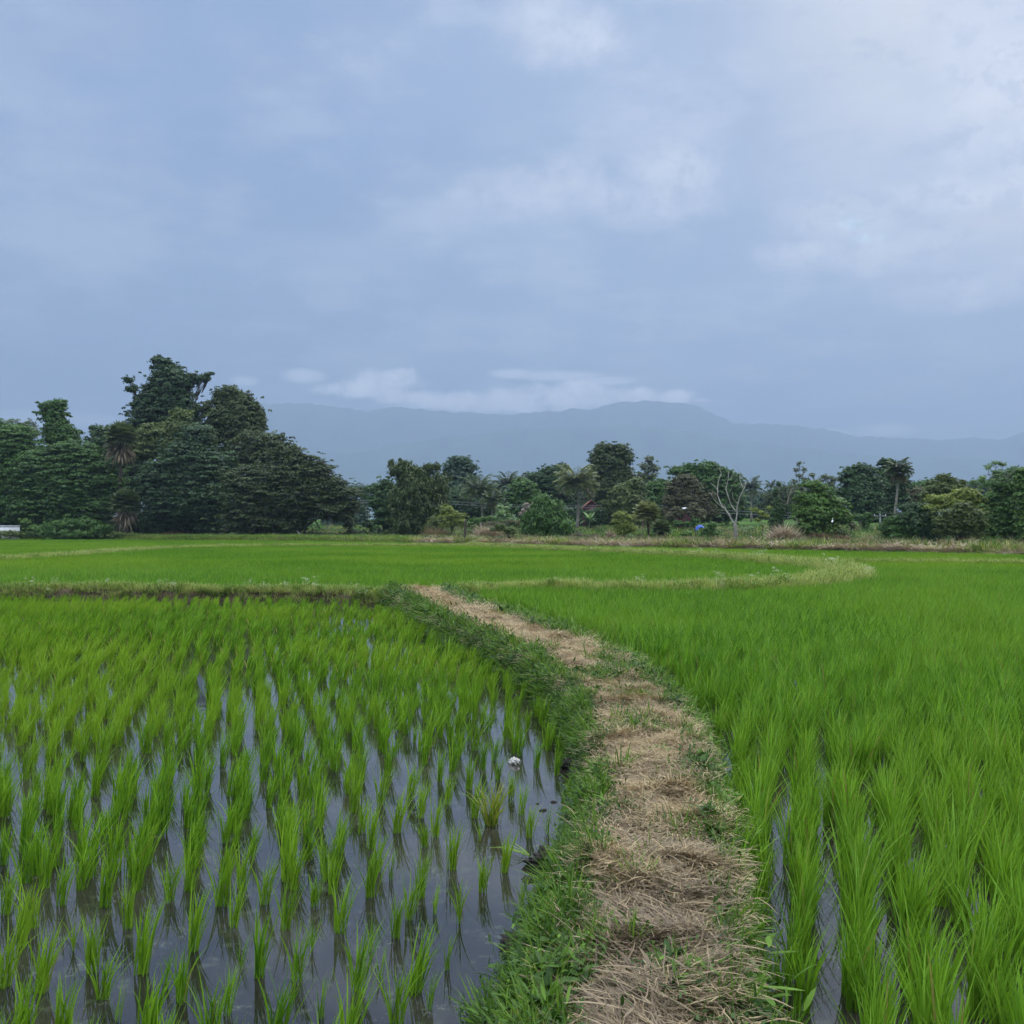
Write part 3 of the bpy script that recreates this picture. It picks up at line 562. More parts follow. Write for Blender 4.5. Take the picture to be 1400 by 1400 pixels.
tree('small_tree', 'sapling with slanting stem on the pinkish straw bank', 108, 702, [(683, 719, 8, 4), (695, 724, 9, 4), (702, 728, 6, 5), (676, 724, 6, 3)], 'broad', 'olive', .07)
shrub('shrub', 'brown dry shrub right of the mound tree', 114, 792, [(788, 733, 7, 5), (800, 735, 9, 4), (812, 734, 9, 4), (780, 737, 8, 4)], 'fine', 'brown')
shrub('shrub', 'reddish brown bush left of the small round tree', 112, 837, [(835, 734, 7, 6), (841, 739, 7, 4), (828, 738, 6, 4)], 'fine', 'rust')
tree('small_tree', 'small round headed yellow olive tree on a thin straight trunk', 101, (853, 748), [(848, 704, 9, 5), (860, 708, 9, 5), (842, 712, 7, 5), (855, 717, 12, 7), (846, 722, 8, 5), (864, 723, 8, 5), (852, 728, 10, 5)], 'broad', 'yellow', .08, .9)
shrub('shrub', 'pale flowering bush behind the small round headed tree', 110, 868, [(862, 734, 7, 5), (870, 737, 7, 4)], 'fine', 'pale')
shrub('shrub', 'brown reed bush left of the fan palm stem', 109, 878, [(876, 736, 6, 6), (884, 738, 5, 5)], 'feather', 'brown', 2)
shrub('shrub', 'green bush between the low fan palm and the blue tarp', 106, 934, [(922, 738, 7, 4), (938, 730, 9, 6), (946, 737, 8, 5)], 'fine', 'bright')
shrub('shrub', 'dark green bush under the blue tarp', 104, 968, [(966, 726, 8, 7), (974, 718, 6, 5), (978, 733, 7, 7), (962, 736, 9, 6)], 'broad', 'mid')
shrub('shrub', 'brown thorny bush left of the blue tarp', 102, 948, [(946, 738, 7, 5), (955, 741, 9, 4)], 'fine', 'brown')
shrub('shrub', 'low tangled bush left of the bare white tree', 101, 990, [(985, 741, 8, 4), (994, 736, 6, 5), (980, 745, 8, 3)], 'fine', 'olive')
shrub('shrub', 'round light bush on the terrace right of the bare white tree', 128, 1022, [(1016, 724, 6, 3), (1026, 723, 8, 3.5)], 'fine', 'pale')
shrub('shrub', 'low green bush on the bank below the slender tree', 104, 1026, [(1020, 738, 8, 4), (1032, 741, 7, 3)], 'fine', 'bright')
shrub('shrub', 'olive bush hanging over the rusty brush', 94, 1152, [(1148, 728, 9, 6), (1158, 734, 7, 5), (1143, 736, 8, 5)], 'fine', 'darkolive')
shrub('shrub', 'brown topped bush left of the small topped tree', 110, 1166, [(1164, 718, 7, 5), (1168, 724, 6, 4)], 'fine', 'brown')
shrub('shrub', 'round green bush with white specks below the utility pole', 96, 1172, [(1170, 738, 8, 5), (1166, 743, 6, 4)], 'fine', 'mid')
shrub('shrub', 'pale weedy bush below the utility pole', 94, 1192, [(1190, 743, 8, 4), (1200, 741, 6, 3)], 'fine', 'pale')
tree('broadleaf_tree', 'low dark leafy tree right of the utility pole', 90, 1222, [(1220, 712, 11, 6), (1215, 722, 13, 8), (1232, 722, 10, 8), (1222, 738, 18, 9), (1240, 742, 12, 7)], 'broad', 'mid', .14)
# ------------------------------------------------------------------ palms
def frond(mb, base, az, th0, L, droop, wid, n=22, v=.5):
    """feather frond: arching midrib with leaflets hanging on both sides"""
    s = np.linspace(0, 1, 9); P = [np.array(base, float)]
    for i in range(8):
        th = th0 + droop*((i+.5)/8)**1.3
        P.append(P[-1] + np.array([math.sin(th)*math.cos(az), math.sin(th)*math.sin(az), math.cos(th)])*L/8)
    P = np.array(P); add_tube(mb, P, np.linspace(.05, .012, 9), 4, v=v)
    q = np.repeat(np.linspace(.12, .99, n), 2); sd = np.tile([1, -1], n)
    R = np.stack([np.interp(q, s, P[:, i]) for i in range(3)], 1)
    leaf = 1.15*wid*np.sin(np.pi*(.15+.8*q))**.7
    a = az + sd*(1.15-.5*q) + RNG.normal(0, .08, 2*n)
    mb.add(*strips(R, a, 1.25+RNG.normal(0, .12, 2*n), .9, leaf*(.85+.3*RNG.random(2*n)), .36, 3, v=np.clip(v+RNG.normal(0, .15, 2*n), 0, 1), tw=1.2*sd))
def coconut(label, Y, cpx, base_px, r, mat='palm', nf=20, skirt=0, trunk='bark_pale', tr=.16, low=2.2):
    cx, cy = cpx; C = pt(cx, cy, Y); m = Y/F; L = r*m*1.18
    x = (base_px-700)/F*Y; z = gz_at(x, Y)-.1; O = np.array([x, Y, z])
    o = empty('coconut_palm', O, label, 'palm tree', 'coconut palms behind the paddies')
    tb = MB(); add_tube(tb, bez(O, C, (RNG.normal(0, .3), 0, 0), 9), np.linspace(tr*1.4, tr*.8, 9), 8, .12)
    tb.obj('trunk', M[trunk], o, O, True)
    mb = MB()
    for i in range(nf):
        q = i/(nf-1); az = i*2.39996
        th = .10+q*1.75
        frond(mb, C, az, th, L*(.85+.25*RNG.random())*(1-.15*q), .75+.45*(1-q)+RNG.normal(0, .1), L*.33, 24, .2+.6*RNG.random())
    mb.obj('crown', M[mat], o, O)
    if skirt:
        db = MB()
        for i in range(skirt): frond(db, C-np.array([0, 0, .2]), i*2.4+.5, low+RNG.random()*.5, L*(.6+.3*RNG.random()), .5, L*.2, 14, RNG.random())
        db.obj('dead_fronds', M['palm_dead'], o, O)
    return o
def fan(mb, c, az, th, pet, R, v, n=15, sag=.5, spr=1.9):
    d = np.array([math.sin(th)*math.cos(az), math.sin(th)*math.sin(az), math.cos(th)]); e = c+d*pet
    add_tube(mb, [c, e], [.03, .02], 4, v=v)
    side = np.array([-math.sin(az), math.cos(az), 0]); nrm = np.cross(d, side)
    t = np.linspace(-spr, spr, n)
    V = []; Fc = []; vv = []
    for i, a in enumerate(t):
        u = d*math.cos(a)+side*math.sin(a); w = side*math.cos(a)-d*math.sin(a); l = R*(.8+.2*math.cos(a))*(.9+.2*RNG.random())
        p1 = e+u*l*.55; p2 = e+u*l+np.array([0, 0, -sag*l*.3]); h = l*.13
        k = len(V); V += [e, p1-w*h+nrm*.03, p2, p1+w*h-nrm*.03]; Fc.append([k, k+1, k+2, k+3]); vv += [np.clip(v+RNG.normal(0, .12), 0, 1)]*4
    mb.add(V, Fc, np.array(vv))
def fanpalm(label, Y, cpx, base_px, r, nf=34, dead=0, mat='palm', trunk='bark', tr=.2, deadlen=1.0):
    C = pt(*cpx, Y); m = Y/F; x = (base_px-700)/F*Y; z = gz_at(x, Y)-.1; O = np.array([x, Y, z])
    o = empty('fan_palm', O, label, 'palm tree', 'fan palms by the paddies')
    tb = MB(); add_tube(tb, bez(O, C, (0, 0, 0), 8, .03), np.linspace(tr*1.3, tr, 8), 8, .15); tb.obj('trunk', M[trunk], o, O, True)
    mb = MB(); Rw = r*m
    for i in range(nf):
        q = (i+.5)/nf; th = math.acos(1-q*1.55)
        fan(mb, C, i*2.39996, th, Rw*.42, Rw*.62, .15+.8*RNG.random(), sag=.2+.6*q)
    mb.obj('crown', M[mat], o, O)
    if dead:
        db = MB()
        nd = dead*7; hz_ = Rw*deadlen
        R0 = C - np.column_stack([np.zeros(nd), np.zeros(nd), hz_*.55*RNG.random(nd)**1.3]) + RNG.normal(0, .12, (nd, 3))
        db.add(*strips(R0, RNG.random(nd)*6.283, 1.5+.8*RNG.random(nd), .5+.8*RNG.random(nd), Rw*(.55+.5*RNG.random(nd)), .16, 5, prof=np.array([.2, .35, .8, 1, .8, .15]), tw=RNG.normal(0, .9, nd)))
        db.obj('dead_fronds', M['palm_dead'], o, O)
    return o
fanpalm('tall fan palm with a hanging skirt of dry brown fronds in the left grove', 156, (166, 598), 163, 25, 44, 46, deadlen=1.7, tr=.22)
fanpalm('short stemless fan palm with ragged dry fronds at the edge of the left grove', 150, (172, 687), 172, 23, 40, 40, deadlen=1.9, tr=.35)
fanpalm('medium fan palm on a thin curved stem right of the small round headed tree', 110, (884, 702), 888, 21, 46, 8, 'palm_pale', tr=.10, deadlen=1.4)
fanpalm('low dark fan palm growing beside the medium fan palm', 108, (904, 722), 905, 15, 36, 3, tr=.12)
coconut('coconut palm frond tips poking out behind the second tallest tree', 178, (366, 604), 366, 17, nf=12)
coconut('coconut palm with upright fronds, leftmost in the centre', 186, (655, 672), 657, 27, nf=22, skirt=4)
coconut('small coconut palm just right of the leftmost centre palm', 180, (674, 684), 674, 17, nf=16, skirt=5)
coconut('coconut palm with twin looking top, left of the round tree', 200, (694, 662), 694, 20, nf=18, skirt=3)
coconut('slightly shorter coconut palm touching the twin looking one', 202, (707, 664), 707, 18, nf=16)
coconut('largest coconut palm, pale fronds, above the mound tree', 166, (788, 661), 788, 31, 'palm_pale', 30, 6, tr=.2, low=1.9)
coconut('coconut palm showing behind the bare white tree', 200, (1026, 667), 1027, 18, nf=18, skirt=4)
coconut('tiny far coconut palm left of the vine wrapped snag', 250, (1054, 665), 1054, 10, nf=12)
coconut('tallest thin trunked coconut palm with a brown skirt on the right', 138, (1229, 644), 1221, 19, nf=24, skirt=14, tr=.15, low=2.2)
# banana plant
def banana(label, Y, cpx, base_px, r):
    C = pt(*cpx, Y); m = Y/F; x = (base_px-700)/F*Y; O = np.array([x, Y, gz_at(x, Y)-.1]); R = r*m
    o = empty('banana_plant', O, label, 'banana plant')
    tb = MB(); add_tube(tb, bez(O, C, (0, 0, 0), 6), np.linspace(.16, .1, 6), 8); tb.obj('stem', M['lf_grey'], o, O, True)
    mb = MB(); n = 13; q = np.linspace(0, 1, n)
    mb.add(*strips(np.repeat([C], n, 0), np.arange(n)*2.4, .25+q*1.2, 1.0, R*1.15, R*.26, 7, prof=np.array([.1, .7, 1, 1, 1, .9, .6, .05]), tw=RNG.normal(0, .5, n)))
    mb.obj('leaves', M['lf_pale'], o, O)
banana('banana plant with pale stem in front of the small red roofed house', 160, (806, 712), 805, 15)
banana('banana plant in the light green tree under the middle coconut palms', 174, (686, 704), 686, 11)
# bare white tree
def px_tube(tb, Y, pts, r0, r1, dy=0):
    P = np.array([pt(x, y, Y) for x, y in pts]); P[:, 1] += np.linspace(0, dy, len(P))
    s = np.linspace(0, len(P)-1, len(P)*3); P = np.stack([np.interp(s, range(len(P)), P[:, i]) for i in range(3)], 1)
    add_tube(tb, P, np.linspace(r0, r1, len(P)), 7, .1)
Yd = 97; x = (1006-700)/F*Yd; O = np.array([x, Yd, gz_at(x, Yd)-.2])
o = empty('bare_tree', O, 'leafless whitish dead tree forking above the straw bank', 'dead tree')
tb = MB()
px_tube(tb, Yd, [(1006, 748), (1006, 730), (1005, 716)], .26, .16); tb.obj('trunk', M['bark_pale'], o, O, True)
tb = MB()
br = [([(1005, 718), (998, 706), (992, 696), (986, 688), (982, 676), (983, 660), (987, 648)], .12, .03, .6), ([(992, 696), (982, 690), (974, 682), (969, 674)], .08, .02, -.8), ([(983, 672), (977, 664), (972, 660)], .05, .015, .4),
      ([(1005, 718), (1007, 706), (1007, 692), (1011, 678), (1016, 668), (1018, 660)], .13, .03, -.6), ([(1007, 700), (1000, 690), (996, 676), (994, 668), (998, 656), (999, 645)], .08, .02, 1.0), ([(1016, 668), (1012, 656), (1013, 646)], .05, .012, .4),
      ([(1008, 688), (1002, 682), (1000, 674)], .05, .015, -.3), ([(1000, 706), (994, 698), (992, 690)], .05, .02, .5), ([(998, 656), (1003, 648), (1004, 634), (1003, 630)], .035, .01, 0), ([(1013, 650), (1009, 640), (1011, 632)], .03, .01, 0), ([(987, 650), (984, 640), (989, 633), (994, 631)], .035, .01, .5), ([(1018, 662), (1021, 655), (1014, 648)], .03, .01, .2), ([(996, 676), (1001, 664), (1006, 655)], .03, .01, -.5), ([(994, 670), (990, 664)], .025, .01, 0)]
for p, a, b, dy in br: px_tube(tb, Yd, p, a*.62, b*1.0, dy)
tb.obj('branches', M['dead_wood'], o, O, True)
# vine wrapped snag
Ys = 96; x = (1058-700)/F*Ys; O = np.array([x, Ys, gz_at(x, Ys)-.1])
o = empty('vine_wrapped_snag', O, 'dead trunk thickly wrapped in dark vines with a bare side arm', 'dead tree')
tb = MB(); px_tube(tb, Ys, [(1058, 745), (1060, 720), (1062, 690), (1064, 668), (1068, 660)], .3, .06); px_tube(tb, Ys, [(1060, 722), (1068, 705), (1075, 694), (1080, 680), (1084, 668)], .12, .03, .5)
px_tube(tb, Ys, [(1075, 694), (1078, 684), (1076, 672)], .05, .02); tb.obj('trunk', M['bark_pale'], o, O, True)
mb = MB(); crown(mb, [(1064, 662, 3, 5), (1061, 674, 4, 7), (1063, 688, 5, 9), (1058, 702, 5, 10), (1057, 718, 6, 12), (1056, 734, 5, 10), (1062, 725, 5, 8), (1070, 702, 4, 5), (1067, 713, 4, 6), (1076, 692, 2, 4)], Ys, 'fine', .9)
mb.obj('vines', M['lf_dark'], o, O)
# brush pile and rusty brush
def pile(name, label, cat, Y, cx, base, w, h, mat, n, lean=0, L=1.6, r=.03):
    c = pt(cx, base, Y); c[2] = gz_at(c[0], Y)
    m = Y/F; W = w*m; H = h*m
    q = RNG.normal(0, .42, (n, 2)); R = np.column_stack([q[:, 0]*W, q[:, 1]*W*.6, H*np.exp(-(q[:, 0]**2+q[:, 1]**2)*3)*RNG.random(n)]) + c
    mb = MB(); mb.add(*strips(R, RNG.random(n)*6.28, .5+RNG.random(n)*1.1, RNG.random(n)*1.2, L*(.4+RNG.random(n)), r, 4, tw=RNG.normal(0, 1, n)))
    o = link(name, mb.mesh(name, M[mat], c), None, c); return tag(o, label, cat)
pile('brush_pile', 'mound of dead tan brush at the foot of the vine wrapped snag', 'brush pile', 93, 1072, 746, 15, 15, 'bank_straw', 2600, r=.05)
pile('rusty_brush', 'reddish brown dead brush below the bright green tree', 'brush', 91, 1122, 750, 16, 7, 'rust_brush', 2200, L=1.1, r=.04)
pile('rusty_brush', 'smaller reddish brush heap right of the bright green tree', 'brush', 90, 1152, 751, 10, 6, 'rust_brush', 1200, L=1.0, r=.04)
pile('dry_reeds', 'pinkish brown dry reeds left of the straw bank sapling', 'reeds', 126, 668, 742, 14, 6, 'bank_straw', 2600, L=1.9, r=.05)
pile('dry_reeds', 'dry reeds standing behind the small leaning trees', 'reeds', 134, 598, 742, 16, 4, 'dry_grass', 2200, L=1.8, r=.05)
pile('red_earth_brush', 'reddish dry brush strip below the left grove', 'brush', 153, 235, 740, 26, 3.5, 'rust_brush', 2500, L=1.0, r=.06)
# leaning bare log at the foot of the rain tree
tb = MB(); px_tube(tb, 145, [(419, 738), (411, 731), (406, 726)], .12, .05)
c = pt(419, 738, 145); tag(link('fallen_branch', tb.mesh('fallen_branch', M['dead_wood'], c, True), None, c), 'pale fallen branch leaning at the foot of the rain tree', 'branch')
tb = MB(); px_tube(tb, 149, [(417, 742), (417, 720), (418, 702)], .2, .16); px_tube(tb, 149, [(437, 722), (428, 708), (420, 698), (410, 694)], .1, .13, .5)
c = pt(417, 742, 149); tag(link('prop_trunk', tb.mesh('prop_trunk', M['bark'], c, True), None, c), 'thin dark trunk and crooked limb under the rain tree', 'tree trunk')
# dark post
tb = MB(); px_tube(tb, 113, [(636.5, 746), (636, 725), (637, 710)], .16, .13); c = pt(636.5, 746, 113)
tag(link('wooden_post', tb.mesh('wooden_post', M['bark'], c, True), None, c), 'dark upright wooden post on the paddy edge left of the straw bank', 'post')
# ------------------------------------------------------------------ buildings, pole and wires
def box(mb, a, b, v=.5):
    (x0, y0, z0), (x1, y1, z1) = a, b
    V = [(x, y, z) for z in (z0, z1) for y in (y0, y1) for x in (x0, x1)]
    mb.add(V, [[0, 2, 3, 1], [4, 5, 7, 6], [0, 1, 5, 4], [2, 6, 7, 3], [0, 4, 6, 2], [1, 3, 7, 5]], v)
def gable(mb, x0, x1, y0, y1, z0, zr, t=.12, over=.4):
    ym = (y0+y1)/2; xm = (x0+x1)/2
    for s in (-1, 1):                      # ridge runs in y, gable faces the viewer
        e = xm + s*((x1-x0)/2+over); zE = z0-over*(zr-z0)/((x1-x0)/2)
        V = [(xm+s*.001, y0-over, zr), (e, y0-over, zE), (e, y1+over, zE), (xm+s*.001, y1+over, zr)]
        V += [(a, b, c+t) for a, b, c in V]
        mb.add(V, [[0, 1, 2, 3], [4, 7, 6, 5], [0, 4, 5, 1], [1, 5, 6, 2], [2, 6, 7, 3], [3, 7, 4, 0]])
def house(name, label, Y, px0, px1, ytop_wall, yridge, wall, roof, depth=5, trim=None):
    a = pt(px0, ytop_wall, Y); b = pt(px1, ytop_wall, Y); r = pt((px0+px1)/2, yridge, Y)
    z = min(gz_at(a[0], Y), a[2]-1.5)-.2; O = np.array([(a[0]+b[0])/2, Y, z])
    o = empty(name, O, label, 'house')
    w = MB(); box(w, (a[0], Y, z), (b[0], Y+depth, a[2]))
    xm = (a[0]+b[0])/2
    w.add([(a[0], Y, a[2]), (b[0], Y, a[2]), (xm, Y, r[2]-.05), (a[0], Y+depth, a[2]), (b[0], Y+depth, a[2]), (xm, Y+depth, r[2]-.05)], [[0, 1, 2], [3, 5, 4]])
    w.obj('wall', M[wall], o, O)
    rf = MB(); gable(rf, a[0], b[0], Y, Y+depth, a[2]+.05, r[2]+.05); rf.obj('roof', M[roof], o, O)
    wd = MB(); xm = (a[0]+b[0])/2; s = (b[0]-a[0])*.14; box(wd, (xm-s, Y-.05, a[2]-1.3), (xm+s, Y+.02, a[2]-.5)); wd.obj('window', M['bark'], o, O)
shrub('shrub', 'dark green shrub hiding the walls of the small red roofed house', 172, 812, [(806, 703, 13, 9), (820, 702, 9, 9), (812, 712, 14, 8)], 'broad', 'dark')
shrub('shrub', 'grey green shrub covering the foot of the white roofed house', 146, 936, [(926, 716, 8, 6), (940, 717, 10, 5), (951, 713, 6, 6)], 'fine', 'mid')
tree('small_tree', 'low branches of a dark small tree drooping over the white roof', 147, 952, [(950, 697, 8, 7), (925, 699, 7, 6), (956, 704, 8, 8), (918, 706, 7, 7)], 'fine', 'brown', .1)
house('red_roofed_house', 'small house with dark red gable roof behind the banana plant', 178, 799, 818, 693, 685, 'maroon', 'roof_red', 5)
house('white_roofed_house', 'maroon walled house with white roof under the brownish olive tree', 150, 929, 948, 704, 695, 'maroon', 'roof_white', 6)
house('far_white_house', 'tiny white house far off in the gap right of the rain tree', 262, 492, 501, 699, 695, 'plaster', 'roof_white', 5)
# long low white wall at the left edge
mb = MB(); a = pt(-40, 719, 150); b = pt(26, 719, 150); zb = gz_at(a[0], 150)-.2
box(mb, (a[0], 150, zb), (b[0], 150.25, a[2]-.08)); box(mb, (a[0]-.05, 149.93, a[2]-.08), (b[0]+.05, 150.32, a[2]+.06))
c = np.array([(a[0]+b[0])/2, 150, zb]); tag(link('white_wall', mb.mesh('white_wall', M['plaster'], c), None, c), 'low white wall at the left edge of the photo', 'wall')
# blue tarp bulging over a frame
C0 = pt(957, 721, 112); n = 14; u = np.linspace(-1, 1, n); U, W = np.meshgrid(u, u, indexing='ij')
hgt = np.sqrt(np.clip(1-(U**2*.9+W**2*.6), .02, 1))*.62 + (fbm(U*3+5, W*3, 3, 2)-.5)*.12
TV = np.column_stack([(U*.5).ravel(), (W*.8).ravel(), hgt.ravel()])
TV2 = TV - [0, 0, .03]
zt = gz_at(C0[0], 112); o = empty('tarp_shelter', (C0[0], 112, zt), 'bright blue tarp dome below the brownish olive tree', 'tarp')
up = C0[2]-zt-.35
gf = gridfaces(n, n)
mb = MB(); mb.add(TV+[0, 0, up], gf); mb.add(TV2+[0, 0, up], gf[:, ::-1]); mb.obj('tarp', M['tarp'], o, (0, 0, 0), True)
for sx in (-.4, .4):
    for sy in (-.5, .5):
        p = MB(); add_tube(p, [(sx, sy, -.1), (sx, sy, up+.28)], [.04, .04], 6); p.obj('pole', M['bark'], o, (0, 0, 0), True)
# utility poles and power line
def upole(px, ytop, Y, label):
    T = pt(px, ytop, Y); z = gz_at(T[0], Y)-.2; O = np.array([T[0], Y, z]); o = empty('utility_pole', O, label, 'utility pole', 'utility poles of the power line')
    p = MB(); add_tube(p, [O, T], [.17, .11], 8); p.obj('post', M['concrete'], o, O, True)
    q = MB(); box(q, T+[-.9, -.17, -.55], T+[.9, -.04, -.42]); q.obj('crossarm', M['concrete'], o, O)
    for s in (-.8, 0, .8):
        k = MB(); add_tube(k, [T+[s, -.1, -.42], T+[s, -.1, -.2]], [.06, .045], 6); k.obj('insulator', M['plaster'], o, O, True)
    return T
p1 = upole(1203, 701, 150, 'grey utility pole standing before the dark trees left of the coconut palm')
p2 = upole(884, 690, 171, 'grey utility pole hidden in the trees above the small fan palm')
p3 = upole(578, 683, 185, 'grey utility pole hidden behind the drooping olive tree')
p4 = upole(250, 676, 205, 'grey utility pole hidden inside the left grove')
p0 = upole(1500, 708, 140, 'grey utility pole outside the right edge')
for s, lb in ((-.8, 'upper wire of the power line crossing before the far trees'), (.8, 'lower wire of the power line crossing before the far trees')):
    mb = MB()
    for a, b in ((p0, p1), (p1, p2), (p2, p3), (p3, p4)):
        A = a+[s, -.1, -.2+s*.22]; B = b+[s, -.1, -.2+s*.22]; add_tube(mb, bez(A, B, (0, 0, -1.1), 14), np.full(14, .022), 4)
    tag(link('power_line', mb.mesh('power_line', M['wire'], p2), None, p2), lb, 'power line', 'wires of the power line')
# ------------------------------------------------------------------ egrets
def egret(label, loc, rz, pose=0, s=1.0):
    o = empty('egret', loc, label, 'bird', 'white egrets'); o.rotation_euler.z = rz; o.scale = (s, s, s)
    if pose == 0: P = [(-.20, 0, .24), (-.13, 0, .28), (-.03, 0, .33), (.06, 0, .38), (.10, 0, .43), (.09, 0, .49), (.07, 0, .54), (.09, 0, .59), (.13, 0, .60), (.165, 0, .595)]
    else: P = [(-.26, 0, .27), (-.17, 0, .28), (-.05, 0, .29), (.07, 0, .30), (.14, 0, .32), (.20, 0, .35), (.25, 0, .37), (.29, 0, .375), (.325, 0, .365), (.35, 0, .355)]
    R = [.012, .055, .085, .07, .035, .022, .019, .026, .03, .012]
    mb = MB(); add_tube(mb, P, R, 10); mb.obj('body', M['white'], o, (0, 0, 0), True)
    a = np.array(P[-1]); b = a+[.085, 0, -.02]
    mb = MB(); add_tube(mb, [a-[.02, 0, 0], b], [.011, .003], 6); mb.obj('bill', M['bill'], o, (0, 0, 0), True)
    for y in (-.03, .03):
        mb = MB(); add_tube(mb, [(-.02, y, .29), (-.005, y, .15), (-.02, y, 0.0)], [.011, .008, .008], 6); add_tube(mb, [(-.02, y, .005), (.05, y, .004)], [.008, .004], 5); mb.obj('leg', M['leg'], o, (0, 0, 0), True)
def eg(px, py, Y, label, rz, pose=0, s=1.0, z=None):
    p = pt(px, py, Y); egret(label, (p[0], Y, p[2] if z is None else z), rz, pose, s)
eg(1069, 760, 82, 'white egret standing upright in the paddy before the straw bank', 2.6, 0, .95)
eg(1263, 769, 68, 'white egret head showing above the rice at the right', .3, 0, .6)
eg(461, 744, 142, 'white egret stretched low on the grassy edge below the rain tree', .1, 1, 1.25)
eg(1138, 718, 92, 'white egret perched on the bright green tree at the bank', 1.0, 0, 1.0)
eg(778, 756.5, 86, 'tiny white egret in the rice below the big coconut palm', .4, 0, .7)
# ------------------------------------------------------------------ scatter
VN = [0]
def scatter(name, label, cat, variants, P, idx, rot, scl):
    """one object whose points carry copies of the variant meshes (geometry nodes)"""
    VN[0] += 1
    c = bpy.data.collections.new('source_%02d' % VN[0])
    for k, me in enumerate(variants): c.objects.link(bpy.data.objects.new('variant_%02d_%02d' % (VN[0], k), me))
    me = bpy.data.meshes.new(name); n = len(P); me.vertices.add(n); me.vertices.foreach_set('co', np.asarray(P, np.float32).ravel())
    for nm, ty, ar, ky in (('idx', 'INT', idx, 'value'), ('sc', 'FLOAT', scl, 'value'), ('rot', 'FLOAT_VECTOR', rot, 'vector')):
        a = me.attributes.new(nm, ty, 'POINT'); a.data.foreach_set(ky, np.asarray(ar, np.int32 if ty == 'INT' else np.float32).ravel())
    o = link(name, me); tag(o, label, cat, kind='stuff')
    t = bpy.data.node_groups.new(name, 'GeometryNodeTree')
    t.interface.new_socket('Geometry', in_out='INPUT', socket_type='NodeSocketGeometry'); t.interface.new_socket('Geometry', in_out='OUTPUT', socket_type='NodeSocketGeometry')
    N = t.nodes; gi = N.new('NodeGroupInput'); go = N.new('NodeGroupOutput'); ip = N.new('GeometryNodeInstanceOnPoints'); ci = N.new('GeometryNodeCollectionInfo')
    ci.inputs['Collection'].default_value = c; ci.inputs['Separate Children'].default_value = True; ci.inputs['Reset Children'].default_value = True
    def at_(nm, ty):
        q = N.new('GeometryNodeInputNamedAttribute'); q.data_type = ty; q.inputs['Name'].default_value = nm; return q.outputs['Attribute']
    L = t.links.new; ip.inputs['Pick Instance'].default_value = True
    L(gi.outputs[0], ip.inputs['Points']); L(ci.outputs[0], ip.inputs['Instance']); L(at_('idx', 'INT'), ip.inputs['Instance Index'])
    er = N.new('FunctionNodeEulerToRotation'); L(at_('rot', 'FLOAT_VECTOR'), er.inputs[0]); L(er.outputs[0], ip.inputs['Rotation'])
    L(at_('sc', 'FLOAT'), ip.inputs['Scale']); L(ip.outputs[0], go.inputs[0])
    md = o.modifiers.new('scatter', 'NODES'); md.node_group = t
    return o
def rots(n, tilt=.0, zr=(0, 6.283)):
    return np.column_stack([RNG.normal(0, tilt, n), RNG.normal(0, tilt, n), zr[0]+(zr[1]-zr[0])*RNG.random(n)])
def rice_mb(mb, n, L, r0, fan_, bend, w, segs, lean=(.10, 0), at0=(0, 0, 0), s=1.0):
    a = RNG.random(n)*6.283; th = np.abs(RNG.normal(0, fan_, n))
    dx = np.cos(a)*th+lean[0]; dy = np.sin(a)*th+lean[1]
    az = np.arctan2(dy, dx); t0 = np.hypot(dx, dy)
    rr = r0*np.sqrt(RNG.random(n)); ra = RNG.random(n)*6.283
    R = np.column_stack([rr*np.cos(ra), rr*np.sin(ra), np.full(n, -.03)])*s + np.asarray(at0)
    LL = L*(.55+.5*RNG.random(n)**.7)*s
    kb = bend*(.4+1.2*RNG.random(n)**1.5)
    mb.add(*strips(R, az, t0, kb, LL, w*(.75+.5*RNG.random(n))*s, segs, tw=RNG.normal(0, .9, n), curl=RNG.normal(0, .3, n)))
def rice_set(nv, **k):
    out = []
    mat = k.pop('mat')
    for i in range(nv):
        mb = MB(); rice_mb(mb, **k); out.append(mb.mesh('rice_clump', M[mat]))
    return out
RL = rice_set(9, mat='rice_l', n=29, L=.36, r0=.032, fan_=.105, bend=.50, w=.0080, segs=6, lean=(.08, 0))
RLs = rice_set(4, mat='rice_l', n=12, L=.29, r0=.018, fan_=.11, bend=.4, w=.0068, segs=6, lean=(.08, 0))
RR = rice_set(9, mat='rice_r', n=38, L=.50, r0=.040, fan_=.105, bend=.55, w=.0088, segs=6, lean=(.03, 0))
RY = rice_set(1, mat='rice_yellow', n=70, L=.36, r0=.05, fan_=.24, bend=.8, w=.009, segs=6, lean=(.02, 0))
ML = rice_set(6, mat='rice_l', n=20, L=.365, r0=.04, fan_=.13, bend=.55, w=.013, segs=4, lean=(.12, 0))
MR = rice_set(6, mat='rice_r', n=26, L=.50, r0=.055, fan_=.16, bend=.6, w=.014, segs=4, lean=(.05, 0))
def patch(n, mat, L, w, size):
    mb = MB()
    for i in range(n):
        p = np.append((RNG.random(2)-.5)*size, 0)
        rice_mb(mb, 9, L*(.75+.4*RNG.random()), .08, .28, .6, w, 2, (.05, 0), p)
    return mb.mesh('rice_patch', M[mat])
PF = [patch(75, 'rice_far', .45, .032, 2.3) for _ in range(4)]
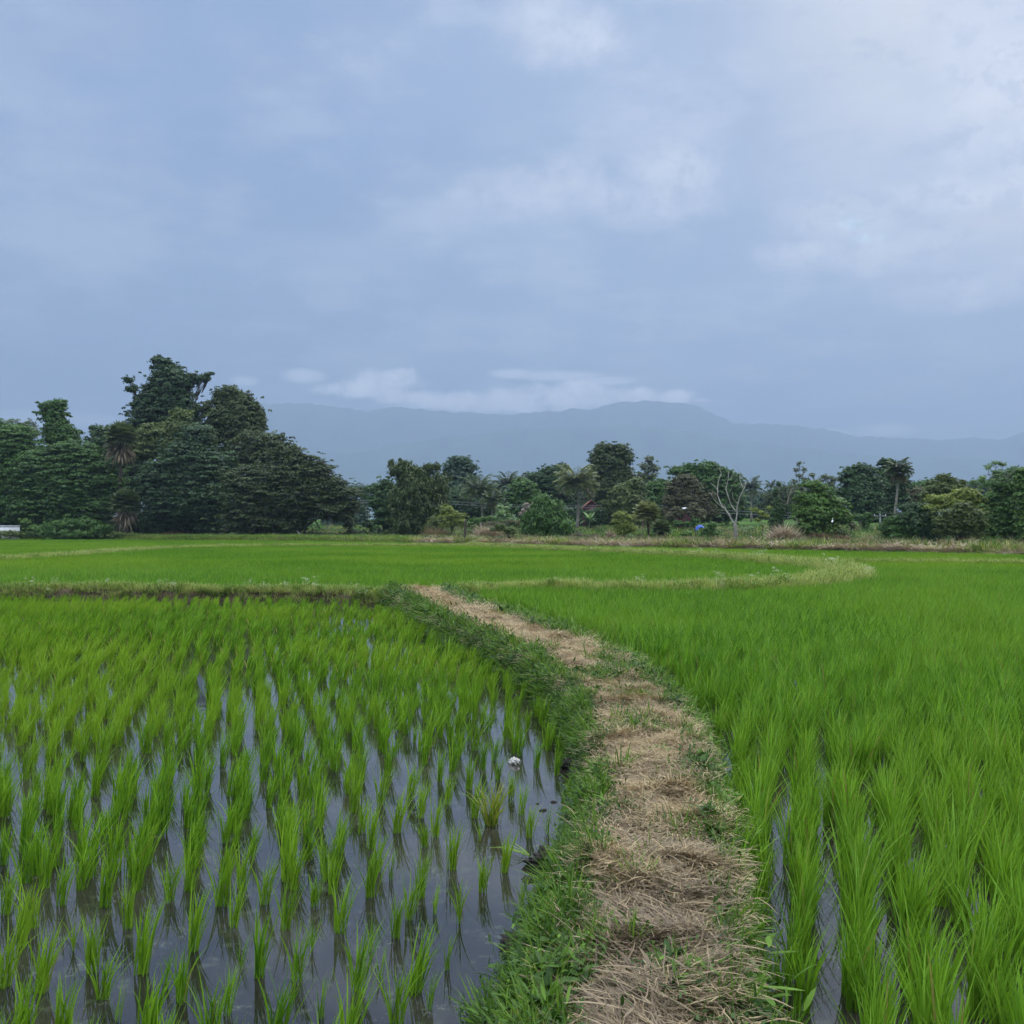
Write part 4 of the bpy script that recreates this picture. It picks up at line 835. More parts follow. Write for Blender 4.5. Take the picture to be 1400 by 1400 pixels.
def grid(phi, sa, sr, box_, org):
    u = np.array([math.cos(phi), -math.sin(phi)]); v = np.array([math.sin(phi), math.cos(phi)])
    x0, x1, y0, y1 = box_; c = np.array([(x0+x1)/2, (y0+y1)/2]); R = math.hypot(x1-x0, y1-y0)/2
    k0 = (c-org)@u; k1 = (c-org)@v
    a = np.arange(math.floor((k0-R)/sa), math.ceil((k0+R)/sa))*sa; b = np.arange(math.floor((k1-R)/sr), math.ceil((k1+R)/sr))*sr
    A, B = np.meshgrid(a, b); P = org + A.ravel()[:, None]*u + B.ravel()[:, None]*v
    return P[(P[:, 0] > x0) & (P[:, 0] < x1) & (P[:, 1] > y0) & (P[:, 1] < y1)]
def region(P):
    """0 none, 1 left paddy, 2 right and far paddies"""
    x, y = P[:, 0], P[:, 1]
    bb = np.interp(x, BB.L[:, 0], BB.L[:, 1], left=BB.L[0, 1])
    xe = BB.L[:, 0].max()
    left = (y < 27.5)*(x < xin(SHL, y)-.10) | (y >= 27.5)*(x < xe)*(y < bb)
    right = (y < 27.5)*(x > xin(SHR, y)+.09) | (y >= 27.5)*(~left)
    r = np.where(left, 1, np.where(right, 2, 0))
    for b, m in ((BB, .72), (BC, .8), (BD, .6), (BE, .4)):
        q = b.L[::3]; D = np.full(len(P), 1e9)
        for i in range(0, len(q), 1): D = np.minimum(D, (P[:, 0]-q[i, 0])**2+(P[:, 1]-q[i, 1])**2)
        r[D < m*m] = 0
    r[bank_d(P) > -1.9] = 0
    r[np.abs(x) > .60*y+2.2] = 0
    return r
def proj(P):
    c, s = math.cos(PITCH), math.sin(PITCH); z = P[:, 2]-CAMZ
    f = P[:, 1]*c + z*s; u = -P[:, 1]*s + z*c
    return 700+F*P[:, 0]/f, 700-F*u/f
orgR = at(1092, 1390)[:2]
pl = grid(math.radians(-15), .27, .19, (-40, 8, 1.2, 30), np.array([0., 0.]))
pl += RNG.normal(0, .05, pl.shape)
pl = pl[region(pl) == 1]
PX, PY = proj(np.column_stack([pl, np.zeros(len(pl))]))
gap = fbm(pl[:, 0]*.9, pl[:, 1]*.7, 3, 17)
keep = np.ones(len(pl), bool)
keep &= ~((PX > 500) & (PY > 1035))
keep &= ~((PY > 1208) & (PY < 1460))
zone = smooth(620, 720, PX)*smooth(880, 960, PY); keep &= RNG.random(len(pl)) > .55*zone
keep &= RNG.random(len(pl)) > .06 + .5*smooth(.60, .73, gap)
keep &= ~((PX > 425) & (PX < 512) & (PY > 828) & (PY < 860) & (RNG.random(len(pl)) < .6))
keep &= ~((PX < 60) & (PY > 900) & (PY < 1030) & (RNG.random(len(pl)) < .35))
pl = pl[keep]
hand = [(27, 1296, 1), (55, 1357, 1.05), (84, 1238, 1), (125, 1329, .9), (143, 1240, 1), (193, 1331, 1.15), (262, 1300, 1.1), (141, 1365, .8), (246, 1371, .9), (230, 1232, .95), (302, 1238, 1.05), (318, 1268, .85), (352, 1336, 1.05), (389, 1271, .85), (404, 1339, .85), (464, 1275, .95), (312, 1388, .7), (488, 1354, 1), (5, 1350, 1), (454, 1222, .8), (429, 1240, .7), (361, 1236, .9), (8, 1250, .9), (175, 1270, .85), (45, 1268, .9), (200, 1425, 1.1), (378, 1425, 1), (290, 1422, .9), (30, 1432, 1), (85, 1425, .95), (475, 1432, 1.0), (260, 1218, .9), (330, 1215, .9), (400, 1216, .9), (110, 1216, .95), (60, 1214, .9), (185, 1218, .9),
 (543, 1138, 1.1), (618, 1189, .95), (594, 1145, .95), (581, 1157, .7), (649, 1118, 1), (689, 1193, .85), (659, 1220, .75), (724, 1145, .75), (712, 1114, .7), (575, 1228, .9), (559, 1257, .8), (541, 1283, .8), (565, 1358, 1.1), (506, 1226, 1.0), (543, 1399, .9), (612, 1100, .8), (771, 1096, .7), (733, 1051, .9), (702, 1030, .9), (618, 1055, 1), (641, 1079, .95), (506, 1160, 1.05), (560, 1092, 1), (600, 1068, .9), (520, 1100, 1), (660, 1052, .95), (680, 1066, .7), (575, 1118, .9), (530, 1060, 1), (580, 1045, 1), (515, 1192, .8), (760, 1060, .8)]
thin = [(535, 1203, .8), (612, 1326, .8), (626, 1263, .85), (712, 1240, .75), (594, 1250, .7), (586, 1381, .7), (748, 1140, .7), (698, 1092, .7), (675, 1040, .8), (745, 1020, .8), (764, 1030, .7), (690, 1010, .8), (720, 1000, .8), (738, 985, .7), (425, 1300, .7), (330, 1322, .6), (225, 1345, .6), (98, 1300, .7), (505, 1300, .7), (440, 1392, .8), (160, 1398, .7), (520, 1340, .6), (655, 1150, .6), (628, 1232, .5)]
rec = []                                # x, y, scale, kind
for x, y in pl: rec.append((x, y, RNG.normal(.93, .15), 'L'))
for a, b, s in hand: q = at(a, b); rec.append((q[0], q[1], s*.98, 'L'))
for a, b, s in thin: q = at(a, b); rec.append((q[0], q[1], s, 'S'))
pr = grid(math.radians(16), .255, .145, (-12, 40, 1.2, 44), orgR); pr += RNG.normal(0, 1, pr.shape)*np.clip(.012+.0045*pr[:, 1:2], .028, .055)
pr = pr[region(pr) == 2]
gap = fbm(pr[:, 0]*.8, pr[:, 1]*.6, 3, 23); pr = pr[RNG.random(len(pr)) > .07+.4*smooth(.58, .72, gap)]
for x, y in pr[pr[:, 1] < 15]: rec.append((x, y, RNG.normal(.95, .12)*(.7 if x < xin(SHR, y)+.45 and RNG.random() < .5 else 1), 'R'))
rec = np.array([(a, b, c, {'L': 0, 'S': 1, 'R': 2}[d]) for a, b, c, d in rec])
nb = np.interp(rec[:, 0], BB.L[:, 0], BB.L[:, 1]) - rec[:, 1]; rec[:, 2] *= np.where(rec[:, 3] == 0, .62+.38*smooth(1.5, 6, nb), 1)
rec[:, 2] = np.clip(rec[:, 2], .45, 1.3)
P0 = np.column_stack([rec[:, :2], np.zeros(len(rec))]); P1 = P0 + [0, 0, .4]
a0, b0 = proj(P0); a1, b1 = proj(P1)
vis = (a1 > -30) & (a1 < 1430) & (b1 < 1395) & (rec[:, 1] > 1)
dist = rec[:, 1].copy(); dist[~vis] = 1e9
order = np.argsort(dist); indiv = set(order[:296].tolist())
variants = {0: RL, 1: RLs, 2: RR}
LBL = {0: ('green rice plant in the nearest flooded rows left of the footpath', 'rice plants in the nearest rows of the left paddy'),
       1: ('thin sparse rice seedling standing alone in open water left of the footpath', 'thin rice seedlings in the open water'),
       2: ('tall lush rice plant in the nearest rows right of the footpath', 'rice plants in the nearest rows of the right paddy')}
for i in sorted(indiv):
    x, y, s, k = rec[i]; k = int(k); me = variants[k][RNG.integers(len(variants[k]))]
    ob = link('rice_plant', me, None, (x, y, 0)); ob.scale = (s, s, s*RNG.normal(1, .05)); ob.rotation_euler = (RNG.normal(0, .04), RNG.normal(0, .04), RNG.normal(0, .4))
    tag(ob, LBL[k][0], 'rice plant', LBL[k][1])
yc = at(673, 1128); ob = link('rice_plant', RY[0], None, tuple(yc)); tag(ob, 'yellowing bushy rice clump standing apart in the water', 'rice plant')
yc = at(534, 852); me_y = rice_set(1, mat='rice_yellow', n=40, L=.3, r0=.1, fan_=.5, bend=1.2, w=.012, segs=4)[0]; ob = link('rice_bundle', me_y, None, tuple(yc)); ob.scale = (.8, .8, .8); tag(ob, 'small yellow brown bundle of seedlings by the far end of the footpath', 'rice bundle')
yc = at(722, 1172); me_f = MB(); n = 9
me_f.add(*strips(np.repeat([[0, 0, .015]], n, 0)+RNG.normal(0, .008, (n, 3))*[1, 1, .3], math.pi*.86+RNG.normal(0, .35, n), 1.15+RNG.random(n)*.35, .5, .16+.12*RNG.random(n), .007, 5))
ob = link('fallen_seedling', me_f.mesh('fallen_seedling', M['rice_l']), None, tuple(yc)); tag(ob, 'uprooted rice seedling lying flat on the water by the mud', 'rice seedling')
rest = np.array([i for i in range(len(rec)) if i not in indiv])
def emit(name, label, near_mesh, far_mesh, sel_near, pfar, sfar, zr=(-.4, .4)):
    A = near_mesh+far_mesh; n1 = len(sel_near); n2 = len(pfar)
    P = np.vstack([np.column_stack([rec[sel_near, :2], np.zeros(n1)]) if n1 else np.zeros((0, 3)), np.column_stack([pfar, np.zeros(n2)])])
    idx = np.r_[RNG.integers(0, max(1, len(near_mesh)), n1), len(near_mesh)+RNG.integers(0, len(far_mesh), n2)]
    s = np.r_[rec[sel_near, 2] if n1 else np.zeros(0), sfar]
    scatter(name, label, 'rice', A, P, idx, rots(n1+n2, .04, zr), s)
rl = rest[(rec[rest, 3] < 2)]; rr_ = rest[(rec[rest, 3] == 2)]
farl = rl[rec[rl, 1] > 13]; nearl = rl[rec[rl, 1] <= 13]
emit('rice_field', 'rows of younger rice filling the rest of the left paddy', RL, ML, nearl, rec[farl, :2], rec[farl, 2])
pm = pr[(pr[:, 1] >= 15)]
pm_s = np.clip(RNG.normal(.98, .1, len(pm)), .6, 1.3)
pf = grid(math.radians(8), 1.25, 1.25, (-130, 100, 38, 175), np.array([0., 0.])); pf += RNG.normal(0, .2, pf.shape); pf = pf[region(pf) == 2]
# mid band of the middle paddy nearer than 44 m is in pm
pf = pf[(pf[:, 1] > 43)]
emit('rice_field', 'dense tall rice filling the right paddy beyond its nearest rows', RR, MR, rr_, pm, pm_s)
pfl = grid(math.radians(8), .27, .2, (-45, -10, 26, 44), np.array([0., 0.])); pfl += RNG.normal(0, .03, pfl.shape); pfl = pfl[region(pfl) == 2]
n1 = len(pf); n2 = len(pfl)
scatter('rice_field', 'smooth bright green rice of the far paddies reaching the tree line', 'rice', PF+MR, np.column_stack([np.vstack([pf, pfl]), np.zeros(n1+n2)]), np.r_[RNG.integers(0, 4, n1), 4+RNG.integers(0, 6, n2)], rots(n1+n2, .01), np.r_[np.clip(RNG.normal(1.02, .07, n1), .85, 1.2), np.clip(RNG.normal(.95, .08, n2), .7, 1.2)])
print('rice', len(rec), len(pm), n1, n2)
# ------------------------------------------------------------------ weeds, straw, flowers
def tuft(mat, n, L, w, r, th=(.1, .9), bend=.8, segs=4, z=0, tw=.6):
    mb = MB(); q = RNG.normal(0, r, (n, 2)); R = np.column_stack([q, np.full(n, -.01)+z*RNG.random(n)])
    az = np.arctan2(q[:, 1], q[:, 0])+RNG.normal(0, .8, n)
    mb.add(*strips(R, az, th[0]+(th[1]-th[0])*RNG.random(n), bend*RNG.random(n), L*(.5+.7*RNG.random(n)), w*(.7+.6*RNG.random(n)), segs, tw=RNG.normal(0, tw, n), curl=RNG.normal(0, .3, n)))
    return mb.mesh('tuft', M[mat])
LEAFP = np.array([.25, .9, 1, .75, .05])
def leafy(mat, n, L, w, r, h):
    mb = MB(); q = RNG.normal(0, r, (n, 2)); R = np.column_stack([q, h*RNG.random(n)**.8])
    mb.add(*strips(R, RNG.random(n)*6.283, .7+.8*RNG.random(n), .5*RNG.random(n), L*(.6+.6*RNG.random(n)), w*(.7+.6*RNG.random(n)), 4, prof=LEAFP, tw=RNG.normal(0, .4, n)))
    k = n//5; q = R[:k].copy(); q[:, 2] = 0
    mb.add(*strips(q, RNG.random(k)*6.283, .4*RNG.random(k), .3, h*1.2, .003, 3))
    return mb.mesh('weed', M[mat])
W = [tuft('weed', 26, .15, .0065, .035), tuft('weed', 20, .2, .008, .03, (.1, .7)), tuft('weed_dark', 24, .11, .006, .045, (.3, 1.2)),
     leafy('weed', 34, .045, .012, .06, .08), leafy('weed_dark', 44, .036, .012, .07, .06), leafy('weed', 20, .07, .009, .05, .11), leafy('weed_dark', 26, .07, .03, .05, .06), tuft('weed', 30, .08, .005, .06, (.4, 1.3))]
def straw_set(mat, n, L, w, r, par=None):
    mb = MB(); q = RNG.normal(0, r, (n, 2)); R = np.column_stack([q, -.005+.035*RNG.random(n)**1.5])
    az = RNG.random(n)*6.283 if par is None else par+RNG.normal(0, .4, n)+math.pi*RNG.integers(0, 2, n)
    mb.add(*strips(R, az, 1.40+.22*RNG.random(n), RNG.normal(.12, .22, n), L*(.4+.8*RNG.random(n)), w*(.6+.8*RNG.random(n)), 5, prof=np.array([.6, 1, 1, .9, .7, .25]), tw=RNG.normal(0, .5, n), curl=RNG.normal(0, .9 if par is None else .35, n)))
    return mb.mesh('straw', M[mat])
S1 = [straw_set('straw', 80, .10, .0036, .07) for _ in range(4)]
S2 = [straw_set('straw_dark', 60, .12, .0040, .07) for _ in range(3)] + [straw_set('straw_dark', 30, .15, .0052, .07, 0.0) for _ in range(3)] + [straw_set('straw', 16, .15, .0050, .07, 0.0) for _ in range(2)]
def euler_of(nr, az):
    z = nr; x = np.stack([np.cos(az), np.sin(az), 0*az], 1); x = x-(x*z).sum(1)[:, None]*z; x /= np.linalg.norm(x, axis=1)[:, None]+1e-9
    y = np.cross(z, x)                      # columns x,y,z
    return np.stack([np.arctan2(y[:, 2], z[:, 2]), -np.arcsin(np.clip(x[:, 2], -1, 1)), np.arctan2(x[:, 1], x[:, 0])], 1)
def path_rot(P, az, extra=.1, k=1.0):
    n = len(P); Y = P[:, 1]
    t = PATHT(P)
    A = path_pos(Y, np.clip(t-.04, 0, 1)); B = path_pos(Y, np.clip(t+.04, 0, 1)); C = path_pos(Y+.12, t)
    nr = np.cross(B-A, C-A); nr[nr[:, 2] < 0] *= -1; nr /= np.linalg.norm(nr, axis=1)[:, None]+1e-9
    nr = nr*[k, k, 1] + RNG.normal(0, extra, (n, 3)); nr /= np.linalg.norm(nr, axis=1)[:, None]
    return euler_of(nr, az)
def PATHT(P):
    tt = np.linspace(0, 1, 41); best = np.full(len(P), 1e9); out = np.zeros(len(P))
    for q in tt:
        X = path_pos(P[:, 1], np.full(len(P), q))[:, 0]; d = np.abs(X-P[:, 0]); u = d < best; best[u] = d[u]; out[u] = q
    return out
def on_path(n, y0, y1, t0, t1, pw=1.0):
    Y = y0+(y1-y0)*RNG.random(n)**pw; t = t0+(t1-t0)*RNG.random(n)
    return path_pos(Y, t), t
# fine tan straw
def pathmask(P): return proj(P)
P = np.vstack([on_path(4600, 2.2, 9, .32, .75)[0], on_path(3600, 8.5, YEND, .30, .76)[0]])
gx_, gy_ = proj(P); cover = fbm(P[:, 0]*3.0, P[:, 1]*2.2, 3, 31)
P = P[(RNG.random(len(P)) < .12+.95*smooth(.38, .56, cover)) & ~((gy_ > 1215) & (RNG.random(len(P)) < .85))]
n = len(P); far = np.clip(P[:, 1]/10, 1, 1.7)
scatter('dry_straw', 'dry tan straw matted along the top of the footpath', 'straw', S1, P+[0, 0, .004], RNG.integers(0, 4, n), path_rot(P, RNG.random(n)*6.283, .08), far*(.75+.5*RNG.random(n)))
P = on_path(2000, 2.0, 5.2, .45, .68)[0]; P2 = on_path(1500, 2.2, YEND, .31, .74)[0]; P = np.vstack([P, P2])
n = len(P); idx = np.where(RNG.random(n) < .55, RNG.integers(0, 3, n), RNG.integers(3, 8, n)); idx = np.where(P[:, 1] > 5, RNG.integers(0, 3, n), idx)
azr = np.where((P[:, 1] < 5.2) & (idx > 2), -.75+RNG.normal(0, .5, n), RNG.random(n)*6.283); R = path_rot(P, azr, .08)
scatter('rice_stalks', 'darker brown rice stalks heaped on the nearest part of the footpath', 'straw', S2, P+[0, 0, .004], idx, R, .75+.5*RNG.random(n))
# low green weeds on both shoulders and in patches on the top
A, t = on_path(6000, 2.0, 10, .07, .27); B, t2 = on_path(4200, 9, YEND, .02, .31); C_, t3 = on_path(2100, 2.0, 12, .77, .94); D, t4 = on_path(1500, 12, YEND, .76, .98)
E, t5 = on_path(6500, 2.0, 14, .27, .80)
m1 = fbm(A[:, 0]*2.2, A[:, 1]*1.6, 3, 41); ax, ay = proj(A)
bare = ((ay > 1120) & (ay < 1200) & (ax < 800)) | ((ay > 1150) & (ay < 1340) & (t < .12) & (m1 < .55)) | ((np.abs(ay-1045) < 25) & (t < .4))
A = A[(m1 > .42) & ~bare & (t > .07+.16*fbm(A[:, 0]*4, A[:, 1]*4, 2, 77)) | (RNG.random(len(A)) < .12)]
e1 = fbm(E[:, 0]*2.6, E[:, 1]*1.8, 3, 43); ex, ey = proj(E)
blob = np.zeros(len(E))
for (cx, cy, rx, ry) in [(950, 1105, 30, 40), (935, 1060, 18, 22), (905, 1200, 22, 14), (790, 1205, 34, 26), (830, 1300, 50, 16), (740, 1350, 60, 40), (905, 1385, 50, 12), (870, 985, 20, 10), (900, 950, 12, 10), (990, 1180, 18, 30), (820, 930, 25, 10)]:
    blob = np.maximum(blob, np.exp(-(((ex-cx)/rx)**2+((ey-cy)/ry)**2)*.9))
E = E[(RNG.random(len(E)) < .03+.9*blob*smooth(.36, .54, e1)) | (e1 > .70)]
P = np.vstack([A, B, C_, D, E]); n = len(P)
idx = RNG.choice(8, n, p=[.13, .05, .24, .08, .28, .03, .06, .13])
s = (.42+.75*RNG.random(n)**1.4)*np.clip(P[:, 1]/9, 1, 2.0)
scatter('low_weeds', 'low green weeds and grass on the shoulders of the footpath', 'weeds', W, P, idx, path_rot(P, RNG.random(n)*6.283, .12, .6), s)
# fringe of taller grass where shoulder meets the water on the right
P = on_path(260, 2.6, YEND, .88, .98)[0]; n = len(P)
TG = [tuft('rice_r', 16, .34, .008, .03, (.05, .6)), tuft('weed', 18, .28, .009, .03, (.1, .7)), leafy('weed', 22, .12, .02, .04, .2)]
scatter('tall_grass', 'taller grass fringe between the footpath and the right paddy', 'grass', TG, P, RNG.integers(0, 3, n), rots(n, .1), .6+.6*RNG.random(n))
# grasses on the bunds further away
PG = [tuft('pale_grass', 34, .34, .016, .12, (.05, .8), .9), tuft('pale_grass', 30, .26, .014, .15, (.2, 1.1), .9), tuft('weed', 34, .30, .018, .12, (.05, .8)), tuft('dry_grass', 30, .26, .013, .13, (.2, 1.2)), leafy('weed', 50, .12, .035, .13, .26)]
def flower_tuft():
    mb = MB(); n = 9; q = RNG.normal(0, .1, (n, 2)); h = .32+.22*RNG.random(n)
    R = np.column_stack([q, np.zeros(n)]); mb.add(*strips(R, RNG.random(n)*6.28, .05, .1, h, .008, 3, v=.3))
    k = 8*n; w = RNG.integers(0, n, k); C = np.column_stack([q[w], h[w]]) + RNG.normal(0, .035, (k, 3))*[1, 1, .35]
    nn = RNG.normal(0, .5, (k, 3))+[0, 0, 1.]
    mb.add(*leaves(C, nn, np.full(k, .028), 1.1, RNG.random(k)))
    return mb.mesh('flowers', M['flower'])
FL = [flower_tuft() for _ in range(3)]
def on_bund(b, n, q0, q1, i0=0, i1=1):
    i = (i0+(i1-i0)*RNG.random(n))*(len(b.L)-1); q = q0+(q1-q0)*RNG.random(n)
    return b.pos(i, q), i/(len(b.L)-1)
P, f = on_bund(BB, 5200, .42, .92); P_, f = on_bund(BB, 1100, .08, .45); P = np.vstack([P, P_]); P = P[(np.abs(P[:, 0]) < .6*P[:, 1]+2)]; n = len(P)
scatter('bund_grass', 'pale grass and white flowering weeds on the bund behind the left paddy', 'grass', PG+FL, P, RNG.choice(8, n, p=[.26, .24, .14, .24, .114, .002, .002, .002]), rots(n, .12), .38+.36*RNG.random(n))
P, f = on_bund(BC, 13000, .05, .95, .03, 1)
big = .62+.32*smooth(.05, .2, f); n = len(P)
scatter('bund_grass', 'tall pale grass and flowering weeds on the curving bund of the middle paddy', 'grass', PG+FL, P, RNG.choice(8, n, p=[.50, .28, .06, .06, .097, .001, .001, .001]), rots(n, .12), big*(.6+.7*RNG.random(n)))
P, f = on_bund(BD, 5200, .05, .95); P3, f = on_bund(BE, 1200, .1, .9); P = np.vstack([P, P3]); n = len(P)
scatter('bund_grass', 'thin lines of pale grass on the far bunds', 'grass', PG, P, RNG.choice(5, n, p=[.45, .3, .1, .1, .05]), rots(n, .1), .6+.5*RNG.random(n))
# straw on the far bank
BS = [tuft('bank_straw', 60, .5, .04, .45, (1.15, 1.6), .5), tuft('bank_straw', 60, .4, .035, .45, (1.2, 1.65), .3), tuft('dry_grass', 34, .7, .03, .3, (.4, 1.3))]
i0 = float(np.searchsorted(-BG.L[:, 1], -119))/len(BG.L)
P, f = on_bund(BG, 4200, .25, .95, i0, 1); n = len(P)
BS += [tuft('weed', 40, .55, .04, .4, (.1, 1.0)), tuft('pale_grass', 40, .5, .04, .4, (.1, 1.0))]
scatter('bank_straw', 'pinkish tan straw heaped along the bank below the trees', 'straw', BS, P, np.where(fbm(P[:, 0]*.25, P[:, 1]*.25, 3, 61) > .56, RNG.choice(5, n, p=[.15, .15, .1, .35, .25]), RNG.choice(5, n, p=[.48, .37, .09, .03, .03])), rots(n, .2), .6+.7*RNG.random(n))
P, f = on_bund(BG, 4800, -.05, .95, 0, i0); n = len(P)
LG = [tuft('pale_grass', 40, .6, .04, .35, (.05, .9)), tuft('weed', 40, .7, .04, .35, (.05, .9)), tuft('dry_grass', 34, .6, .04, .3, (.2, 1.2)), leafy('weed', 50, .2, .06, .3, .6)]
scatter('bank_grass', 'rough pale grass along the far left edge of the paddies', 'grass', LG, P, RNG.choice(4, n, p=[.35, .3, .2, .15]), rots(n, .1), .6+.6*RNG.random(n))
# rough vegetation on the terraces behind the bank
n = 20000; i = RNG.random(n)*(len(BG.L)-1); d = 2.2+60*RNG.random(n)**2.2
P = BG.L[i.astype(int)] + BG.N[i.astype(int)]*d[:, None]*(1 if bank_d((BG.L[50]+BG.N[50]*5)[None])[0] > 0 else -1)
nz = fbm(P[:, 0]*.16, P[:, 1]*.16, 3, 51); k = (d < 9) | (nz > .42); P = P[k]; d = d[k]; nz = nz[k]; n = len(P)
P = np.column_stack([P, terrain(P)])
RG = [tuft('weed', 44, .9, .055, .4, (.05, .9)), tuft('weed_dark', 44, .8, .06, .4, (.1, 1.0)), leafy('weed_dark', 80, .24, .10, .45, .8), leafy('weed', 80, .22, .10, .5, .55), tuft('dry_grass', 44, 1.0, .045, .35, (.05, .8)), tuft('pale_grass', 40, .8, .045, .4, (.1, .9))]
idx = RNG.choice(6, n, p=[.14, .24, .24, .10, .16, .12]); dryz = (d < 9) & (P[:, 1] < 122) & (RNG.random(n) < .4); idx[dryz] = np.where(RNG.random(dryz.sum()) < .7, 4, 5)
scatter('rough_vegetation', 'rough grass and scrub covering the terraces behind the bank', 'undergrowth', RG, P, idx, rots(n, .1), (.45+.6*RNG.random(n))*np.where(d < 12, .85, 1.1))
# ------------------------------------------------------------------ mud clods and litter
def lump(name, label, cat, px, py, r, mat, z=0.0, flat=.6, seed=1, group=None, n=18):
    c = at(px, py, z); th = np.linspace(0, math.pi, n)[1:-1]; ph = np.arange(n*2)/(n*2)*2*math.pi
    T, Pp = np.meshgrid(th, ph, indexing='ij'); d = np.stack([np.sin(T)*np.cos(Pp), np.sin(T)*np.sin(Pp), np.cos(T)], -1).reshape(-1, 3)
    rr = r*(.5+.5*np.abs(fbm(d[:, 0]*4+seed, d[:, 1]*4+d[:, 2]*3, 3, seed+3)*2-1))*(.6+.9*fbm(d[:, 0]*2.3+seed*3.1+d[:, 2]*1.7+9, d[:, 1]*2.3+7+d[:, 2], 4, seed))
    V = d*rr[:, None]*[1.25, .9, flat]; V = np.vstack([V, [[0, 0, r*flat], [0, 0, -r*flat]]])
    a = n-2; b = n*2; i = np.arange(a-1)[:, None]*b; j = np.arange(b)[None]; j2 = (j+1) % b
    Q = np.stack([i+j, i+b+j, i+b+j2, i+j2], 2).reshape(-1, 4); jj = np.arange(b); k = (jj+1) % b
    Tt = np.vstack([np.stack([np.full(b, a*b), jj, k], 1), np.stack([np.full(b, a*b+1), k+(a-1)*b, jj+(a-1)*b], 1)])
    o = link(name, mesh_np(name, V, [Q, Tt], M[mat], True), None, tuple(c)); o.rotation_euler.z = seed; return tag(o, label, cat, group)
MG = 'clods of dark mud at the water edge'
for px, py, r, sd, lb in [(743, 1108, .035, 1, 'small wet mud clod in the water, nearest the muddy shore'), (735, 1099, .022, 2, 'tiniest mud clod poking from the water'), (757, 1097, .03, 3, 'flat mud clod just left of the weedy shore'), (775, 1149, .045, 4, 'dark mud clod against the shore above the big mud heap'), (722, 1203, .055, 5, 'low flat mud clod at the lower left tip of the mud heap')]:
    lump('mud_clod', lb, 'mud clod', px, py, r, 'mud_clod', 0, .45, sd, MG)
for px, py, r, sd, lb in [(748, 1180, .15, 6, 'largest lumpy dark mud heap jutting into the water'), (783, 1163, .12, 7, 'mud heap joining the big heap to the shore'), (783, 1046, .14, 8, 'dark mud heap under the weeds opposite the white litter'), (712, 1292, .12, 9, 'wet mud heap at the lowest notch of the shore')]:
    lump('mud_heap', lb, 'mud heap', px, py, r, 'mud_clod', .02, .6, sd, MG, 30)
lump('litter', 'crumpled off white plastic litter floating among the rice', 'litter', 703, 1041, .055, 'plastic', .02, .8, 12, None, 24)
# ------------------------------------------------------------------ sky and light
SUN_AZ, SUN_EL = math.radians(36), math.radians(27)
sun = np.array([math.sin(SUN_AZ)*math.cos(SUN_EL), math.cos(SUN_AZ)*math.cos(SUN_EL), math.sin(SUN_EL)])
ld = bpy.data.lights.new('sun', 'SUN'); ld.energy = 1.5; ld.angle = math.radians(22); ld.color = (1, .95, .88)
lo = bpy.data.objects.new('sun', ld); COL.objects.link(lo); lo.location = (30, 40, 60); LAZ = math.radians(52); ls = Vector((math.sin(LAZ)*math.cos(SUN_EL), math.cos(LAZ)*math.cos(SUN_EL), math.sin(SUN_EL))); lo.rotation_euler = (-ls).to_track_quat('-Z', 'Y').to_euler()
w = bpy.data.worlds.new('World'); SC.world = w; w.use_nodes = True; w.node_tree.nodes.clear(); g = NT(w.node_tree)
tc = g.n('ShaderNodeTexCoord').outputs['Generated']
dv = g.n('ShaderNodeVectorMath', operation='NORMALIZE', i={0: tc}).outputs[0]
sp = g.n('ShaderNodeSeparateXYZ', i={0: dv}); X, Y_, Z = sp.outputs
sky = g.n('ShaderNodeTexSky', sky_type='NISHITA'); sky.sun_disc = False; sky.sun_elevation = SUN_EL; sky.sun_rotation = LAZ; sky.air_density = 1.0; sky.dust_density = 2.0
zc = g.math('MAXIMUM', Z, 0.0)
den = g.math('ADD', zc, .16)
cv = g.n('ShaderNodeCombineXYZ', i={0: g.math('DIVIDE', X, den), 1: g.math('DIVIDE', Y_, den), 2: 0.0}).outputs[0]
n1 = g.noise(cv, .55, 5, .52, Distortion=.3) if False else g.noise(cv, .55, 5, .52)
n2 = g.noise(cv, 1.7, 7, .6)
n3 = g.noise(cv, 5.5, 6, .6)
dt = g.n('ShaderNodeVectorMath', operation='DOT_PRODUCT', i={0: dv, 1: tuple(sun)}).outputs['Value']
dtn = g.math('ADD', dt, g.math('MULTIPLY', g.math('SUBTRACT', n1, .5), .12))
def K(c): return tuple(x*10 for x in c)
low = K((.265, .355, .465)); left = K((.225, .325, .54)); mid = K((.32, .41, .56)); bright = K((.74, .735, .72))
c1 = g.mix(g.ss(Z, .08, .40), low, left)
c2 = g.mix(g.ss(dtn, .60, .93), c1, mid)
c3 = g.mix(g.math('MULTIPLY', g.ss(dtn, .90, 1.0), g.ss(Z, .10, .26, .25, 1.0)), c2, bright)
c4 = g.mix(g.ss(n2, .44, .64, 0, .75), c3, K((.46, .53, .66)))
c5 = g.mix(g.ss(n1, .54, .40, 0, .55), c4, K((.19, .275, .44)))
az = g.math('ARCTAN2', X, Y_); el = g.math('ARCSINE', Z)
def aze(px, py):
    x, y, z = ray(px, py); r = math.sqrt(x*x+y*y+z*z); return math.atan2(x, y), math.asin(z/r)
